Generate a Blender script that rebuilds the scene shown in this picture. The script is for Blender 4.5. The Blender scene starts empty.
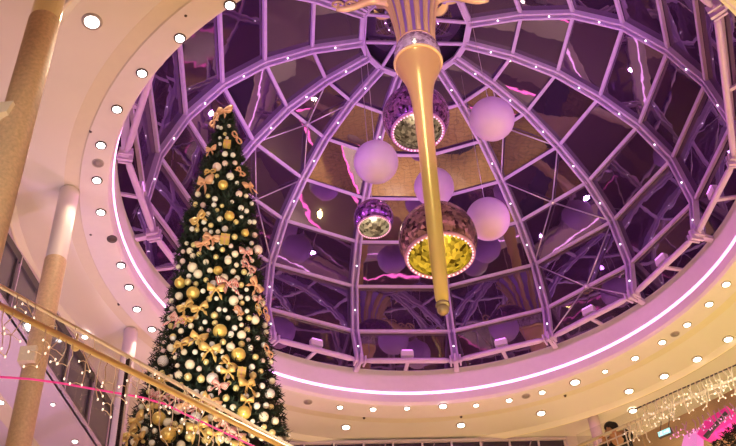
import bpy, math, random
from mathutils import Vector, Matrix
random.seed(7)
S = bpy.context.scene
COL = S.collection
PI = math.pi

# ------------------------------------------------------------------ camera
FPX, TH, RO = 1016.3235, 0.7441133, 0.0757031
cT, sT, cR, sR = math.cos(TH), math.sin(TH), math.cos(RO), math.sin(RO)
right0, up0, fwd = Vector((1, 0, 0)), Vector((0, -sT, cT)), Vector((0, cT, sT))
rgt = right0 * cR - up0 * sR
upv = right0 * sR + up0 * cR
cam = bpy.data.cameras.new('camera')
cam.sensor_width = 36
cam.lens = FPX / 736 * 36
cam.clip_end = 300
camo = bpy.data.objects.new('camera', cam)
COL.objects.link(camo)
camo.matrix_world = Matrix(((rgt.x, upv.x, -fwd.x, 0), (rgt.y, upv.y, -fwd.y, 0), (rgt.z, upv.z, -fwd.z, 0), (0, 0, 0, 1)))
S.camera = camo


def ray(px, py):
    return rgt * ((px - 368) / FPX) + upv * (-(py - 223) / FPX) + fwd


def at_z(px, py, z):
    r = ray(px, py)
    return r * (z / r.z)


def at_d(px, py, d):
    return ray(px, py) * d


def at_plane(px, py, p0, n):
    r = ray(px, py)
    return r * (p0.dot(n) / r.dot(n))


def proj(v):
    d = v.dot(fwd)
    return 368 + FPX * v.dot(rgt) / d, 223 - FPX * v.dot(upv) / d


def zvert(x, y, py):
    """height on the vertical through x,y that shows at picture row py"""
    lo, hi = 1.0, 60.0
    for _ in range(60):
        m = (lo + hi) / 2
        if proj(Vector((x, y, m)))[1] > py:
            lo = m
        else:
            hi = m
    return lo


# ------------------------------------------------------------------ materials
def nodes(name):
    m = bpy.data.materials.new(name)
    m.use_nodes = True
    nt = m.node_tree
    b = nt.nodes['Principled BSDF']
    return m, nt, b


def mat(name, col, rough=0.5, metal=0.0, noise=0.0, nscale=4.0, spec=0.5, bump=0.0, coat=0.0):
    m, nt, b = nodes(name)
    b.inputs['Base Color'].default_value = (*col, 1)
    b.inputs['Roughness'].default_value = rough
    b.inputs['Metallic'].default_value = metal
    b.inputs['Specular IOR Level'].default_value = spec
    b.inputs['Coat Weight'].default_value = coat
    if noise or bump:
        tc = nt.nodes.new('ShaderNodeTexCoord')
        nz = nt.nodes.new('ShaderNodeTexNoise')
        nz.inputs['Scale'].default_value = nscale
        nz.inputs['Detail'].default_value = 5
        nt.links.new(tc.outputs['Object'], nz.inputs['Vector'])
        if noise:
            rp = nt.nodes.new('ShaderNodeValToRGB')
            rp.color_ramp.elements[0].position = 0.3
            rp.color_ramp.elements[1].position = 0.7
            rp.color_ramp.elements[0].color = (*[c * (1 - noise) for c in col], 1)
            rp.color_ramp.elements[1].color = (*[min(1, c * (1 + noise)) for c in col], 1)
            nt.links.new(nz.outputs['Fac'], rp.inputs['Fac'])
            nt.links.new(rp.outputs['Color'], b.inputs['Base Color'])
        if bump:
            bp = nt.nodes.new('ShaderNodeBump')
            bp.inputs['Strength'].default_value = bump
            nt.links.new(nz.outputs['Fac'], bp.inputs['Height'])
            nt.links.new(bp.outputs['Normal'], b.inputs['Normal'])
    return m


def emit(name, col, strength, base=None):
    m, nt, b = nodes(name)
    b.inputs['Base Color'].default_value = (*(base or col), 1)
    b.inputs['Emission Color'].default_value = (*col, 1)
    b.inputs['Emission Strength'].default_value = strength
    return m


def mosaic(name, c0, c1, scale, rough, metal):
    m, nt, b = nodes(name)
    tc = nt.nodes.new('ShaderNodeTexCoord')
    vo = nt.nodes.new('ShaderNodeTexVoronoi')
    vo.inputs['Scale'].default_value = scale
    rp = nt.nodes.new('ShaderNodeValToRGB')
    rp.color_ramp.elements[0].color = (*c0, 1)
    rp.color_ramp.elements[1].color = (*c1, 1)
    sp = nt.nodes.new('ShaderNodeSeparateColor')
    nt.links.new(tc.outputs['Object'], vo.inputs['Vector'])
    nt.links.new(vo.outputs['Color'], sp.inputs['Color'])
    nt.links.new(sp.outputs[0], rp.inputs['Fac'])
    nt.links.new(rp.outputs['Color'], b.inputs['Base Color'])
    bp = nt.nodes.new('ShaderNodeBump')
    bp.inputs['Strength'].default_value = 0.9
    bp.inputs['Distance'].default_value = 0.06
    nt.links.new(sp.outputs[1], bp.inputs['Height'])
    nt.links.new(bp.outputs['Normal'], b.inputs['Normal'])
    b.inputs['Roughness'].default_value = rough
    b.inputs['Metallic'].default_value = metal
    return m


def front_fresnel(nt, ior):
    fr = nt.nodes.new('ShaderNodeFresnel')
    fr.inputs['IOR'].default_value = ior
    ge = nt.nodes.new('ShaderNodeNewGeometry')
    inv = nt.nodes.new('ShaderNodeMath'); inv.operation = 'SUBTRACT'; inv.inputs[0].default_value = 1.0
    mu = nt.nodes.new('ShaderNodeMath'); mu.operation = 'MULTIPLY'
    nt.links.new(ge.outputs['Backfacing'], inv.inputs[1])
    nt.links.new(fr.outputs[0], mu.inputs[0]); nt.links.new(inv.outputs[0], mu.inputs[1])
    return mu


def dome_glass():
    m, nt, b = nodes('dome_glass')
    out = nt.nodes['Material Output']
    nt.nodes.remove(b)
    tc = nt.nodes.new('ShaderNodeTexCoord')
    nz = nt.nodes.new('ShaderNodeTexNoise')
    nz.inputs['Scale'].default_value = 0.5
    nz.inputs['Detail'].default_value = 3
    nt.links.new(tc.outputs['Object'], nz.inputs['Vector'])
    bp = nt.nodes.new('ShaderNodeBump')
    bp.inputs['Strength'].default_value = 0.03
    bp.inputs['Distance'].default_value = 0.25
    nt.links.new(nz.outputs['Fac'], bp.inputs['Height'])
    gl = nt.nodes.new('ShaderNodeBsdfGlossy')
    gl.inputs['Color'].default_value = (0.88, 0.74, 0.92, 1)
    gl.inputs['Roughness'].default_value = 0.015
    nt.links.new(bp.outputs['Normal'], gl.inputs['Normal'])
    tr = nt.nodes.new('ShaderNodeBsdfTransparent')
    tr.inputs['Color'].default_value = (0.35, 0.28, 0.38, 1)
    df = nt.nodes.new('ShaderNodeBsdfDiffuse')
    df.inputs['Color'].default_value = (0.065, 0.028, 0.08, 1)
    m1 = nt.nodes.new('ShaderNodeMixShader')
    m1.inputs[0].default_value = 0.55
    nt.links.new(tr.outputs[0], m1.inputs[1])
    nt.links.new(df.outputs[0], m1.inputs[2])
    fr = front_fresnel(nt, 2.9)
    m2 = nt.nodes.new('ShaderNodeMixShader')
    nt.links.new(fr.outputs[0], m2.inputs[0])
    nt.links.new(m1.outputs[0], m2.inputs[1])
    nt.links.new(gl.outputs[0], m2.inputs[2])
    nt.links.new(m2.outputs[0], out.inputs['Surface'])
    return m


def clear_glass(name, col, fac):
    m, nt, b = nodes(name)
    out = nt.nodes['Material Output']
    nt.nodes.remove(b)
    gl = nt.nodes.new('ShaderNodeBsdfGlossy')
    gl.inputs['Roughness'].default_value = 0.02
    tr = nt.nodes.new('ShaderNodeBsdfTransparent')
    tr.inputs['Color'].default_value = (*col, 1)
    lw = front_fresnel(nt, fac)
    m2 = nt.nodes.new('ShaderNodeMixShader')
    nt.links.new(lw.outputs[0], m2.inputs[0])
    nt.links.new(tr.outputs[0], m2.inputs[1])
    nt.links.new(gl.outputs[0], m2.inputs[2])
    nt.links.new(m2.outputs[0], out.inputs['Surface'])
    return m


def tiles(name, c0, c1, scale):
    m, nt, b = nodes(name)
    tc = nt.nodes.new('ShaderNodeTexCoord')
    br = nt.nodes.new('ShaderNodeTexBrick')
    br.inputs['Scale'].default_value = scale
    br.inputs['Color1'].default_value = (*c0, 1)
    br.inputs['Color2'].default_value = (*c1, 1)
    br.inputs['Mortar'].default_value = (*[c * .5 for c in c0], 1)
    br.offset = 0
    nt.links.new(tc.outputs['Object'], br.inputs['Vector'])
    nt.links.new(br.outputs['Color'], b.inputs['Base Color'])
    b.inputs['Roughness'].default_value = 0.25
    return m


def striped(name, c0, c1, scale, axis=2):
    m, nt, b = nodes(name)
    tc = nt.nodes.new('ShaderNodeTexCoord')
    sp = nt.nodes.new('ShaderNodeSeparateXYZ')
    mu = nt.nodes.new('ShaderNodeMath'); mu.operation = 'MULTIPLY'; mu.inputs[1].default_value = scale
    fr = nt.nodes.new('ShaderNodeMath'); fr.operation = 'FRACT'
    gt = nt.nodes.new('ShaderNodeMath'); gt.operation = 'GREATER_THAN'; gt.inputs[1].default_value = 0.5
    mx = nt.nodes.new('ShaderNodeMix'); mx.data_type = 'RGBA'
    mx.inputs[6].default_value = (*c0, 1); mx.inputs[7].default_value = (*c1, 1)
    nt.links.new(tc.outputs['Object'], sp.inputs[0])
    nt.links.new(sp.outputs[axis], mu.inputs[0]); nt.links.new(mu.outputs[0], fr.inputs[0])
    nt.links.new(fr.outputs[0], gt.inputs[0]); nt.links.new(gt.outputs[0], mx.inputs[0])
    nt.links.new(mx.outputs[2], b.inputs['Base Color'])
    b.inputs['Roughness'].default_value = 0.25
    return m


M = {}
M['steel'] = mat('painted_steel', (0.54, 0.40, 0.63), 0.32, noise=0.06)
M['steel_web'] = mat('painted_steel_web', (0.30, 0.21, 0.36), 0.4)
M['dome_glass'] = dome_glass()
M['cable'] = mat('stainless_cable', (0.62, 0.52, 0.65), 0.3, 0.6)
M['ceiling'] = mat('ceiling_paint', (0.74, 0.70, 0.63), 0.42, noise=0.03, nscale=0.4)
M['groove'] = mat('groove_paint', (0.74, 0.68, 0.52), 0.5, noise=0.02)  # yellower than the ceiling beside it
M['ridge'] = mat('ridge_enamel', (0.86, 0.80, 0.62), 0.2, noise=0.01, coat=.6)  # paler, glossier colour paints in the highlight along the ridge
M['curb'] = mat('curb_paint', (0.74, 0.68, 0.70), 0.5, noise=0.02)
M['led'] = emit('cove_led', (1.0, 0.50, 0.95), 4.0)
M['lamp'] = emit('downlight_lens', (1.0, 0.90, 0.72), 11.0)
M['lamp_cool'] = emit('downlight_lens_white', (1.0, 0.96, 0.92), 12.0)
M['lamp_off'] = mat('unlit_lens', (0.10, 0.07, 0.07), 0.3)
M['trim'] = mat('downlight_trim', (0.42, 0.37, 0.35), 0.4, 0.1)
M['trim_dark'] = mat('gimbal_ring', (0.10, 0.08, 0.09), 0.4, 0.2)
M['grille'] = mat('speaker_grille', (0.32, 0.26, 0.27), 0.7, noise=0.3, nscale=60)
M['dot'] = emit('tiny_spot_lens', (1.0, 0.85, 0.95), 5.0)
M['sensor'] = mat('sensor_plastic', (0.08, 0.05, 0.05), 0.5)
M['globe'] = mat('lavender_globe', (0.58, 0.40, 0.60), 0.42, noise=0.05, nscale=2, coat=0.15)
M['tile'] = mosaic('violet_mirror_mosaic', (0.04, 0.004, 0.06), (0.62, 0.26, 0.70), 10, 0.25, 0.7)
M['tile_brown'] = mosaic('bronze_mirror_mosaic', (0.05, 0.012, 0.03), (0.70, 0.38, 0.40), 8, 0.25, 0.7)
M['gold_in'] = mosaic('gold_mirror_mosaic', (0.06, 0.035, 0.01), (1.0, 0.86, 0.22), 7, 0.25, 0.6)
M['silver_in'] = mosaic('champagne_mirror_mosaic', (0.05, 0.035, 0.03), (1.0, 0.95, 0.80), 8, 0.2, 0.6)
M['rim'] = mat('rim_violet', (0.62, 0.30, 0.52), 0.3, 0.3)
M['bead'] = emit('rim_led_bead', (1.0, 0.55, 0.75), 1.6)
M['gold'] = mat('polished_gold', (0.94, 0.74, 0.20), 0.30, 0.4)
M['gold_rib'] = mat('gilded_rib', (0.96, 0.80, 0.30), 0.26, 0.3)
M['flute'] = mat('violet_flute', (0.36, 0.26, 0.60), 0.35, 0.1)
M['crystal'] = mosaic('crystal_band', (0.25, 0.19, 0.18), (1.0, 0.96, 0.86), 8, 0.2, 0.35)
M['needle'] = mat('fir_needles', (0.012, 0.026, 0.017), 0.7, noise=0.6, nscale=9)
M['trunk'] = mat('fir_trunk', (0.08, 0.05, 0.03), 0.8)
M['b_gold'] = mat('gold_bauble', (0.90, 0.66, 0.20), 0.28, 0.45)
M['b_yellow'] = mat('pale_gold_bauble', (0.88, 0.74, 0.36), 0.3, 0.3)
M['b_cream'] = mat('cream_bauble', (0.88, 0.80, 0.66), 0.25, 0.0, coat=0.6)
M['b_white'] = mat('white_bauble', (0.90, 0.88, 0.86), 0.2, 0.0, coat=0.8)
M['b_pink'] = mat('pearl_pink_bauble', (0.86, 0.66, 0.66), 0.25, 0.0, coat=0.6)
M['b_stripe'] = striped('striped_bauble', (0.92, 0.88, 0.86), (0.40, 0.32, 0.38), 6.5)
M['cap'] = mat('bauble_cap', (0.8, 0.65, 0.3), 0.3, 0.8)
M['rib_gold'] = mat('gold_ribbon', (0.85, 0.58, 0.22), 0.35, 0.3)
M['rib_orange'] = mat('apricot_ribbon', (0.88, 0.50, 0.32), 0.4, 0.15)
M['rib_red'] = striped('candy_ribbon', (0.75, 0.12, 0.16), (0.9, 0.78, 0.72), 7.0, 0)
M['colstone'] = mat('tan_column', (0.62, 0.43, 0.26), 0.45, noise=0.14, nscale=14)
M['colwhite'] = mat('white_column', (0.76, 0.68, 0.66), 0.5)
M['colpink'] = mat('pink_column', (0.60, 0.47, 0.52), 0.6)
M['chrome'] = mat('polished_sleeve', (0.75, 0.65, 0.48), 0.12, 0.9)
M['cream'] = mat('cream_plastic', (0.82, 0.72, 0.56), 0.5)
M['dark_pane'] = mat('dark_glazing', (0.13, 0.125, 0.14), 0.08, spec=0.6)
M['back_pane'] = mat('back_glazing', (0.035, 0.02, 0.06), 0.1)
M['frame_dark'] = mat('dark_frame', (0.10, 0.09, 0.11), 0.4, 0.3)
M['frame_light'] = mat('light_frame', (0.62, 0.52, 0.64), 0.4)
M['plaster'] = mat('plaster', (0.68, 0.58, 0.62), 0.6, noise=0.03)
M['soffit'] = mat('soffit_paint', (0.72, 0.62, 0.70), 0.6)
M['soffit_cream'] = mat('soffit_cream_band', (0.84, 0.76, 0.54), 0.6)
M['brass'] = mat('brass_tube', (0.92, 0.82, 0.42), 0.4, 0.1)
M['rail_glass'] = clear_glass('railing_glass', (0.93, 0.93, 0.92), 1.45)
M['cord'] = mat('light_cord', (0.92, 0.84, 0.68), 0.5)
M['bulb'] = emit('fairy_bulb', (1.0, 0.84, 0.66), 1.6)
M['bulb_pink'] = emit('fairy_bulb_pink', (1.0, 0.35, 0.75), 1.3)
M['pink_led'] = emit('pink_led_rope', (0.9, 0.06, 0.34), 0.6)  # glow of a line reflected in the railing glass
M['pink_led_bright'] = emit('pink_fascia_led', (1.0, 0.16, 0.55), 6.0)
M['post'] = mat('steel_post', (0.10, 0.09, 0.10), 0.25, 0.6)
M['floor'] = tiles('floor_tiles', (0.76, 0.49, 0.19), (0.66, 0.40, 0.14), 0.9)
M['wallp'] = mat('wall_paint', (0.26, 0.18, 0.29), 0.7, noise=0.05)
M['magenta'] = emit('magenta_sign_face', (0.90, 0.04, 0.38), 0.42)
M['violet_face'] = emit('violet_sign_face', (0.75, 0.25, 0.75), 0.55)
M['cyan_sign'] = emit('exit_sign_face', (0.45, 0.90, 1.0), 0.9)
M['white_mark'] = emit('exit_sign_mark', (0.9, 1.0, 1.0), 1.3)
M['skin'] = mat('skin', (0.74, 0.42, 0.25), 0.5)
M['hair'] = mat('black_hair', (0.012, 0.010, 0.012), 0.6)
M['cloth'] = mat('black_cloth', (0.02, 0.02, 0.025), 0.8)
M['jean'] = mat('dark_trousers', (0.03, 0.035, 0.06), 0.8)
M['bulkhead'] = mat('brown_bulkhead', (0.62, 0.42, 0.22), 0.6, noise=0.08)
M['garland'] = mat('dark_garland', (0.008, 0.011, 0.008), 0.7, noise=0.5, nscale=8)


# ------------------------------------------------------------------ mesh helpers
class MB:
    def __init__(s):
        s.v, s.f, s.sm = [], [], []

    def add(s, vs, fs, smooth=False):
        o = len(s.v)
        s.v += [tuple(v) for v in vs]
        s.f += [tuple(i + o for i in f) for f in fs]
        s.sm += [smooth] * len(fs)

    def box(s, c, hx, hy, hz):
        """c centre, hx hy hz half-axis vectors"""
        c, hx, hy, hz = Vector(c), Vector(hx), Vector(hy), Vector(hz)
        vs = [c + hx * a + hy * b + hz * d for a in (-1, 1) for b in (-1, 1) for d in (-1, 1)]
        fs = [(0, 1, 3, 2), (4, 6, 7, 5), (0, 4, 5, 1), (2, 3, 7, 6), (0, 2, 6, 4), (1, 5, 7, 3)]
        if hx.cross(hy).dot(hz) < 0:
            fs = [f[::-1] for f in fs]
        s.add(vs, fs)

    def beam(s, a, b, w, h, up, off=(0, 0), ext=0.0):
        """box from a to b, w wide, h deep along up; off = (sideways, up)"""
        a, b, up = Vector(a), Vector(b), Vector(up)
        d = (b - a)
        L = d.length
        d.normalize()
        side = d.cross(up).normalized()
        u = side.cross(d).normalized()
        c = (a + b) / 2 + side * off[0] + u * off[1]
        s.box(c, d * (L / 2 + ext), side * (w / 2), u * (h / 2))

    def tube(s, pts, r, n=8, caps=True):
        pts = [Vector(p) for p in pts]
        rs = r if isinstance(r, (list, tuple)) else [r] * len(pts)
        ref = None
        rings = []
        for i, p in enumerate(pts):
            t = (pts[min(i + 1, len(pts) - 1)] - pts[max(i - 1, 0)]).normalized()
            if ref is None:
                ref = Vector((0, 0, 1)) if abs(t.z) < 0.9 else Vector((1, 0, 0))
            x = t.cross(ref).normalized()
            y = x.cross(t).normalized()
            ref = y
            rings.append([p + (x * math.cos(2 * PI * k / n) + y * math.sin(2 * PI * k / n)) * rs[i] for k in range(n)])
        vs = [v for q in rings for v in q]
        fs = []
        for i in range(len(pts) - 1):
            for k in range(n):
                a, b = i * n + k, i * n + (k + 1) % n
                fs.append((a, a + n, b + n, b))
        if caps:
            fs.append(tuple(range(n)))
            fs.append(tuple((len(pts) - 1) * n + k for k in reversed(range(n))))
        s.add(vs, fs, True)

    def lathe(s, prof, c=(0, 0, 0), n=48, a0=0.0, a1=2 * PI, smooth=True):
        full = abs(a1 - a0 - 2 * PI) < 1e-6
        m = n if full else n + 1
        vs = []
        for (r, z) in prof:
            for k in range(m):
                a = a0 + (a1 - a0) * k / n
                vs.append((c[0] + r * math.sin(a), c[1] + r * math.cos(a), c[2] + z))
        fs = []
        for i in range(len(prof) - 1):
            for k in range(n):
                b = (k + 1) % m
                fs.append((i * m + k, i * m + b, (i + 1) * m + b, (i + 1) * m + k))
        s.add(vs, fs, smooth)

    def ball(s, c, r, n=16, m=10, sq=(1, 1, 1)):
        c = Vector(c)
        vs = [c + Vector((0, 0, -r * sq[2]))]
        for i in range(1, m):
            t = -PI / 2 + PI * i / m
            for k in range(n):
                a = 2 * PI * k / n
                vs.append(c + Vector((r * sq[0] * math.cos(t) * math.cos(a), r * sq[1] * math.cos(t) * math.sin(a), r * sq[2] * math.sin(t))))
        vs.append(c + Vector((0, 0, r * sq[2])))
        fs = []
        for k in range(n):
            fs.append((0, 1 + (k + 1) % n, 1 + k))
        for i in range(m - 2):
            for k in range(n):
                a, b = 1 + i * n + k, 1 + i * n + (k + 1) % n
                fs.append((a, b, b + n, a + n))
        o = 1 + (m - 2) * n
        for k in range(n):
            fs.append((o + k, o + (k + 1) % n, len(vs) - 1))
        s.add(vs, fs, True)

    def quad(s, a, b, c, d):
        s.add([a, b, c, d], [(0, 1, 2, 3)])

    def mesh(s, name, m):
        me = bpy.data.meshes.new(name)
        me.from_pydata(s.v, [], s.f)
        me.polygons.foreach_set('use_smooth', s.sm)
        me.materials.append(M[m] if isinstance(m, str) else m)
        me.update()
        return me

    def build(s, name, m, parent=None, loc=None):
        o = bpy.data.objects.new(name, s.mesh(name, m))
        COL.objects.link(o)
        if parent is not None:
            o.parent = parent
        if loc is not None:
            o.location = loc
        return o


def tag(o, label, cat, group=None):
    o['label'] = label
    o['category'] = cat
    if group:
        o['group'] = group
    return o


def thing(name, label, cat, loc=(0, 0, 0), group=None):
    o = bpy.data.objects.new(name, None)
    o.empty_display_size = 0.2
    COL.objects.link(o)
    o.location = loc
    return tag(o, label, cat, group)


def struct(o):
    o['kind'] = 'structure'
    return o


ORD = ['topmost', 'second', 'third', 'fourth', 'fifth', 'sixth', 'seventh', 'eighth', 'ninth', 'tenth', 'eleventh', 'twelfth',
       'thirteenth', 'fourteenth', 'fifteenth', 'sixteenth', 'seventeenth', 'eighteenth', 'nineteenth', 'twentieth']

# ------------------------------------------------------------------ the dome
CX, CY = 2.4646, 25.1173
CZ = 22.64
AZ = [-1.850687, -1.477840, -1.103341, -0.721801, -0.328390, 0.073007, 0.473063, 0.863665, 1.246134, 1.627591]
rest = 2 * PI - (AZ[-1] - AZ[0])
AZ += [AZ[-1] + rest * k / 7 if k else 0 for k in range(1, 7)]
NB = len(AZ)
RR = [2.186, 4.180, 6.083, 7.742, 9.165, 10.162, 10.471, 10.000]
ZZ = [33.229, 33.051, 32.458, 31.358, 30.015, 28.265, 26.040, 24.192]
APEX = Vector((CX, CY, 33.3))
DC = Vector((CX, CY, 23.5))

def pol(r, a, z):
    return Vector((CX + r * math.sin(a), CY + r * math.cos(a), z))


def ease(a, lo, hi):
    t = min(1.0, max(0.0, (abs(a) - lo) / (hi - lo)))
    return t * t * (3 - 2 * t)


def oval(a):
    """the dome is slightly oval: it widens on the viewer's side"""
    a = math.atan2(math.sin(a), math.cos(a))
    return 1 + 0.07 * ease(a, 1.50, 2.05)


def oval_curb(x, y, z):
    a = math.atan2(x - CX, y - CY)
    r = math.hypot(x - CX, y - CY)
    k = (0.055 if a > 0 else 0.014) * ease(a, 1.5, 2.2) * min(1.0, max(0.0, (11.72 - r) / 1.0))
    return CX + (x - CX) * (1 + k), CY + (y - CY) * (1 + k), z


SKEW = {(9, 1): .10, (9, 2): .10, (9, 3): .10, (9, 4): .08, (9, 5): .03, (1, 2): -.04, (1, 3): -.05, (1, 4): -.05, (1, 5): -.02}
for k_ in range(1, 9):
    if k_ < 8:
        SKEW[(0, k_)] = -.24
    SKEW[(10, k_)] = .24


def node(i, ring):                    # ring 1..8
    i %= NB
    a = AZ[i] + SKEW.get((i, ring), 0)
    return pol(RR[ring - 1] * oval(a), a, ZZ[ring - 1])


VIEW = set(range(0, 10))              # the ribs the photograph shows
dome = thing('glass_dome', 'round glass dome of violet-lit steel ribs and dark panes over the atrium', 'dome', (CX, CY, CZ))
doff = -Vector((CX, CY, CZ))


def part(mb, name, m, parent=None):
    """a mesh in world coordinates as a child of the dome"""
    o = mb.build(name, m)
    p = parent or dome
    o.parent = p
    o.location = doff if p is dome else (0, 0, 0)
    return o


for i in range(NB):
    mb, wb = MB(), MB()
    for k in range(1, 8):
        a, b = node(i, k), node(i, k + 1)
        n = ((a + b) / 2 - DC).normalized()
        n = (n - n.dot((b - a).normalized()) * (b - a).normalized()).normalized()
        for sx in (-1, 1):
            mb.beam(a, b, 0.085, 0.24, n, (sx * 0.115, 0.0), 0.03)
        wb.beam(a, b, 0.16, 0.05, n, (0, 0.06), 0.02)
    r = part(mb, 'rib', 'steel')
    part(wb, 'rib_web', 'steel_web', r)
    if i in VIEW:
        for k in range(1, 8):
            a, b = node(i, k), node(i, k + 1)
            c = a.lerp(b, 0.55)
            n = (DC - c).normalized()
            db = MB()
            db.ball(c + n * 0.10, 0.032, 8, 6)
            part(db, 'spot_lamp', 'dot', r)
# rings of the lattice, one straight bar per bay gathered ring by ring
for k in range(1, 8):
    mb = MB()
    for i in range(NB):
        a, b = node(i, k), node(i + 1, k)
        n = ((a + b) / 2 - DC).normalized()
        w = 0.20 if k == 1 else 0.13
        mb.beam(a, b, w, 0.14, n, (0, 0.03), -0.03)
        if k == 1:
            mb.beam(a, b, 0.06, 0.2, n, (0.11, 0.0), 0.0)
    part(mb, 'ring_beam', 'steel')
# glazing: one pane per cell
hid = MB()
for i in range(NB):
    for k in range(0, 8):
        if k == 0:
            continue
        i2 = (i + 1) % NB
        q = [node(i, k), node(i2, k)]
        if k < 7:
            q += [node(i2, k + 1), node(i, k + 1)]
        else:
            q += [pol(10.92 * oval(AZ[i2]), AZ[i2], 24.05), pol(10.92 * oval(AZ[i]), AZ[i], 24.05)]
        c = sum(q, Vector()) / 4
        n = (c - DC).normalized()
        q = [v + n * 0.13 for v in q]
        t = n * 0.03
        mb = MB() if i in range(0, 9) else hid
        vs = q + [v + t for v in q]
        pf = [(0, 1, 2, 3), (7, 6, 5, 4), (0, 4, 5, 1), (1, 5, 6, 2), (2, 6, 7, 3), (3, 7, 4, 0)]
        if (vs[1] - vs[0]).cross(vs[2] - vs[0]).dot(n) > 0:
            pf = [f[::-1] for f in pf]          # the first face looks down into the hall
        mb.add(vs, pf)
        if mb is not hid:
            part(mb, 'glass_pane', 'dome_glass')
cr = MB()
cr.lathe([(2.18, 33.41), (2.18, 33.38), (0.0, 33.42)][::1], (CX, CY, 0), 32)
part(cr, 'crown_pane', 'dome_glass')
for a_, b_ in ((1, 8), (0, 9), (10, 15), (3, 12), (6, 13)):
    xb = MB()
    xb.beam(node(a_, 1), node(b_, 1), 0.12, 0.10, (0, 0, 1), (0, .04))
    part(xb, 'crown_bar', 'steel')
h = part(hid, 'glass_pane', 'dome_glass')
h['kind'] = 'stuff'
# braced bays: cables from star nodes in the middle of a bar
for i in (2, 6, 10, 14):
    for k in (3, 5, 7):
        mid = (node(i, k) + node(i + 1, k)) / 2
        n = (DC - mid).normalized()
        mid2 = mid + n * 0.06
        ends = [node(i, k - 1), node(i + 1, k - 1), node(i, k + 1), node(i + 1, k + 1)]
        mb = MB()
        for e in ends:
            mb.tube([mid2, e + n * 0.05], 0.03, 5)
        mb.ball(mid2, 0.12, 10, 6)
        part(mb, 'bracing_cable', 'cable')
# pinned base tubes, one per bay, and the joints
for i in range(NB):
    a, b = node(i, 8), node(i + 1, 8)
    mb = MB()
    d = (b - a).normalized()
    mb.tube([a + d * 0.22, a + d * .5, b - d * .5, b - d * 0.22], [.07, .115, .115, .07], 14)
    part(mb, 'base_beam', 'steel')
    jb = MB()
    out = (a - Vector((CX, CY, a.z))).normalized()
    tg = out.cross(Vector((0, 0, 1)))
    jb.box(a, tg * 0.05, out * 0.24, Vector((0, 0, 0.2)))
    for sx in (-1, 1):
        jb.box(a + tg * sx * 0.2, tg * 0.035, out * 0.22, Vector((0, 0, 0.14)))
    jb.tube([a - tg * 0.28, a + tg * 0.28], 0.09, 10)
    jb.beam(a, a + out * 0.66 + Vector((0, 0, -0.05)), 0.2, 0.16, (0, 0, 1))
    part(jb, 'pin_joint', 'steel')
    # support bracket down to the curb in the middle of the bay
    m = (a + b) / 2
    om = (m - Vector((CX, CY, m.z))).normalized()
    bb = MB()
    foot = pol(10.80, math.atan2(m.x - CX, m.y - CY), 24.36)
    bb.beam(m + Vector((0, 0, -0.02)), foot, 0.14, 0.08, (0, 0, 1))
    part(bb, 'bracket', 'steel')

# floodlights standing on the base beams
place = {0: 'left of the dome above the ledge', 1: 'left of the dome behind the tree', 2: 'behind the tree edge',
         3: 'next bay right of the tree', 4: 'middle bay straight above the bright downlight', 5: 'next bay right of the gold spire tip',
         6: 'second bay right of the gold spire tip', 7: 'right side, third bay from spire', 8: 'right edge of the dome'}
for i in range(9):
    m = (node(i, 8) + node(i + 1, 8)) / 2
    om = (m - Vector((CX, CY, m.z))).normalized()
    tg = om.cross(Vector((0, 0, 1)))
    t = thing('floodlight', 'small box floodlight on the dome base beam, ' + place[i], 'floodlight', m + Vector((0, 0, 0.05)), 'floodlights on the dome base beams')
    hb = MB()
    hb.box(Vector((0, 0, 0.30)) + om * 0.05, tg * 0.26, om * 0.10, Vector((0, 0, 0.13)))
    hb.build('housing', 'frame_light', t)
    lb = MB()
    lb.box(Vector((0, 0, 0.44)), tg * 0.22, om * 0.08, Vector((0, 0, 0.012)))
    lb.build('lens', emit('flood_lens_%d' % i, (0.8, 0.3, 1.0), 1.5), t)
    yb = MB()
    for sx in (-1, 1):
        yb.box(Vector((0, 0, 0.15)) + tg * sx * 0.2, tg * 0.015, om * 0.03, Vector((0, 0, 0.16)))
    yb.build('yoke', 'steel', t)

# ------------------------------------------------------------------ ceiling and cove
cb = MB()
cb.lathe([(12.20, 22.71), (12.24, 22.70), (13.72, 22.70), (13.82, 22.60), (13.90, 22.55), (13.98, 22.56), (14.04, 22.62), (15.0, 22.62), (34, 22.62), (34, 22.9), (11.2, 22.9)], (CX, CY, 0), 128)
o = struct(cb.build('ceiling', 'ceiling'))
o.modifiers.new('edge', 'EDGE_SPLIT').split_angle = math.radians(25)
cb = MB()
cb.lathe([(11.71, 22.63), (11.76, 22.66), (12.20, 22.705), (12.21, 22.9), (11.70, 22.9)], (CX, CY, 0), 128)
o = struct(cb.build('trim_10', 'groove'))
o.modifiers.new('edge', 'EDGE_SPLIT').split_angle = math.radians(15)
cb = MB()
cb.tube([pol(13.95, k * PI / 64, 22.60) for k in range(129)], .07, 8, False)
struct(cb.build('trim_11', 'ridge'))  # pale bead added to carry the ridge's painted highlight
cb = MB()
cb.lathe([(11.2, 22.9), (11.72, 22.62), (10.92, 22.62), (10.80, 22.66), (10.73, 22.78), (10.71, 23.02), (10.715, 23.145), (10.78, 23.15), (10.78, 23.25),
          (10.715, 23.255), (10.70, 24.30), (10.74, 24.34), (11.05, 24.34), (11.15, 24.0), (11.2, 22.9)], (CX, CY, 0), 160)
cb.v = [oval_curb(*v) for v in cb.v]
o = struct(cb.build('trim_1', 'curb'))
o.modifiers.new('edge', 'EDGE_SPLIT').split_angle = math.radians(25)
lb = MB()
lb.lathe([(10.71, 23.155), (10.685, 23.16), (10.675, 23.20), (10.685, 23.24), (10.71, 23.245), (10.77, 23.245), (10.77, 23.155), (10.71, 23.155)], (CX, CY, 0), 160)
lb.v = [oval_curb(*v) for v in lb.v]
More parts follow.
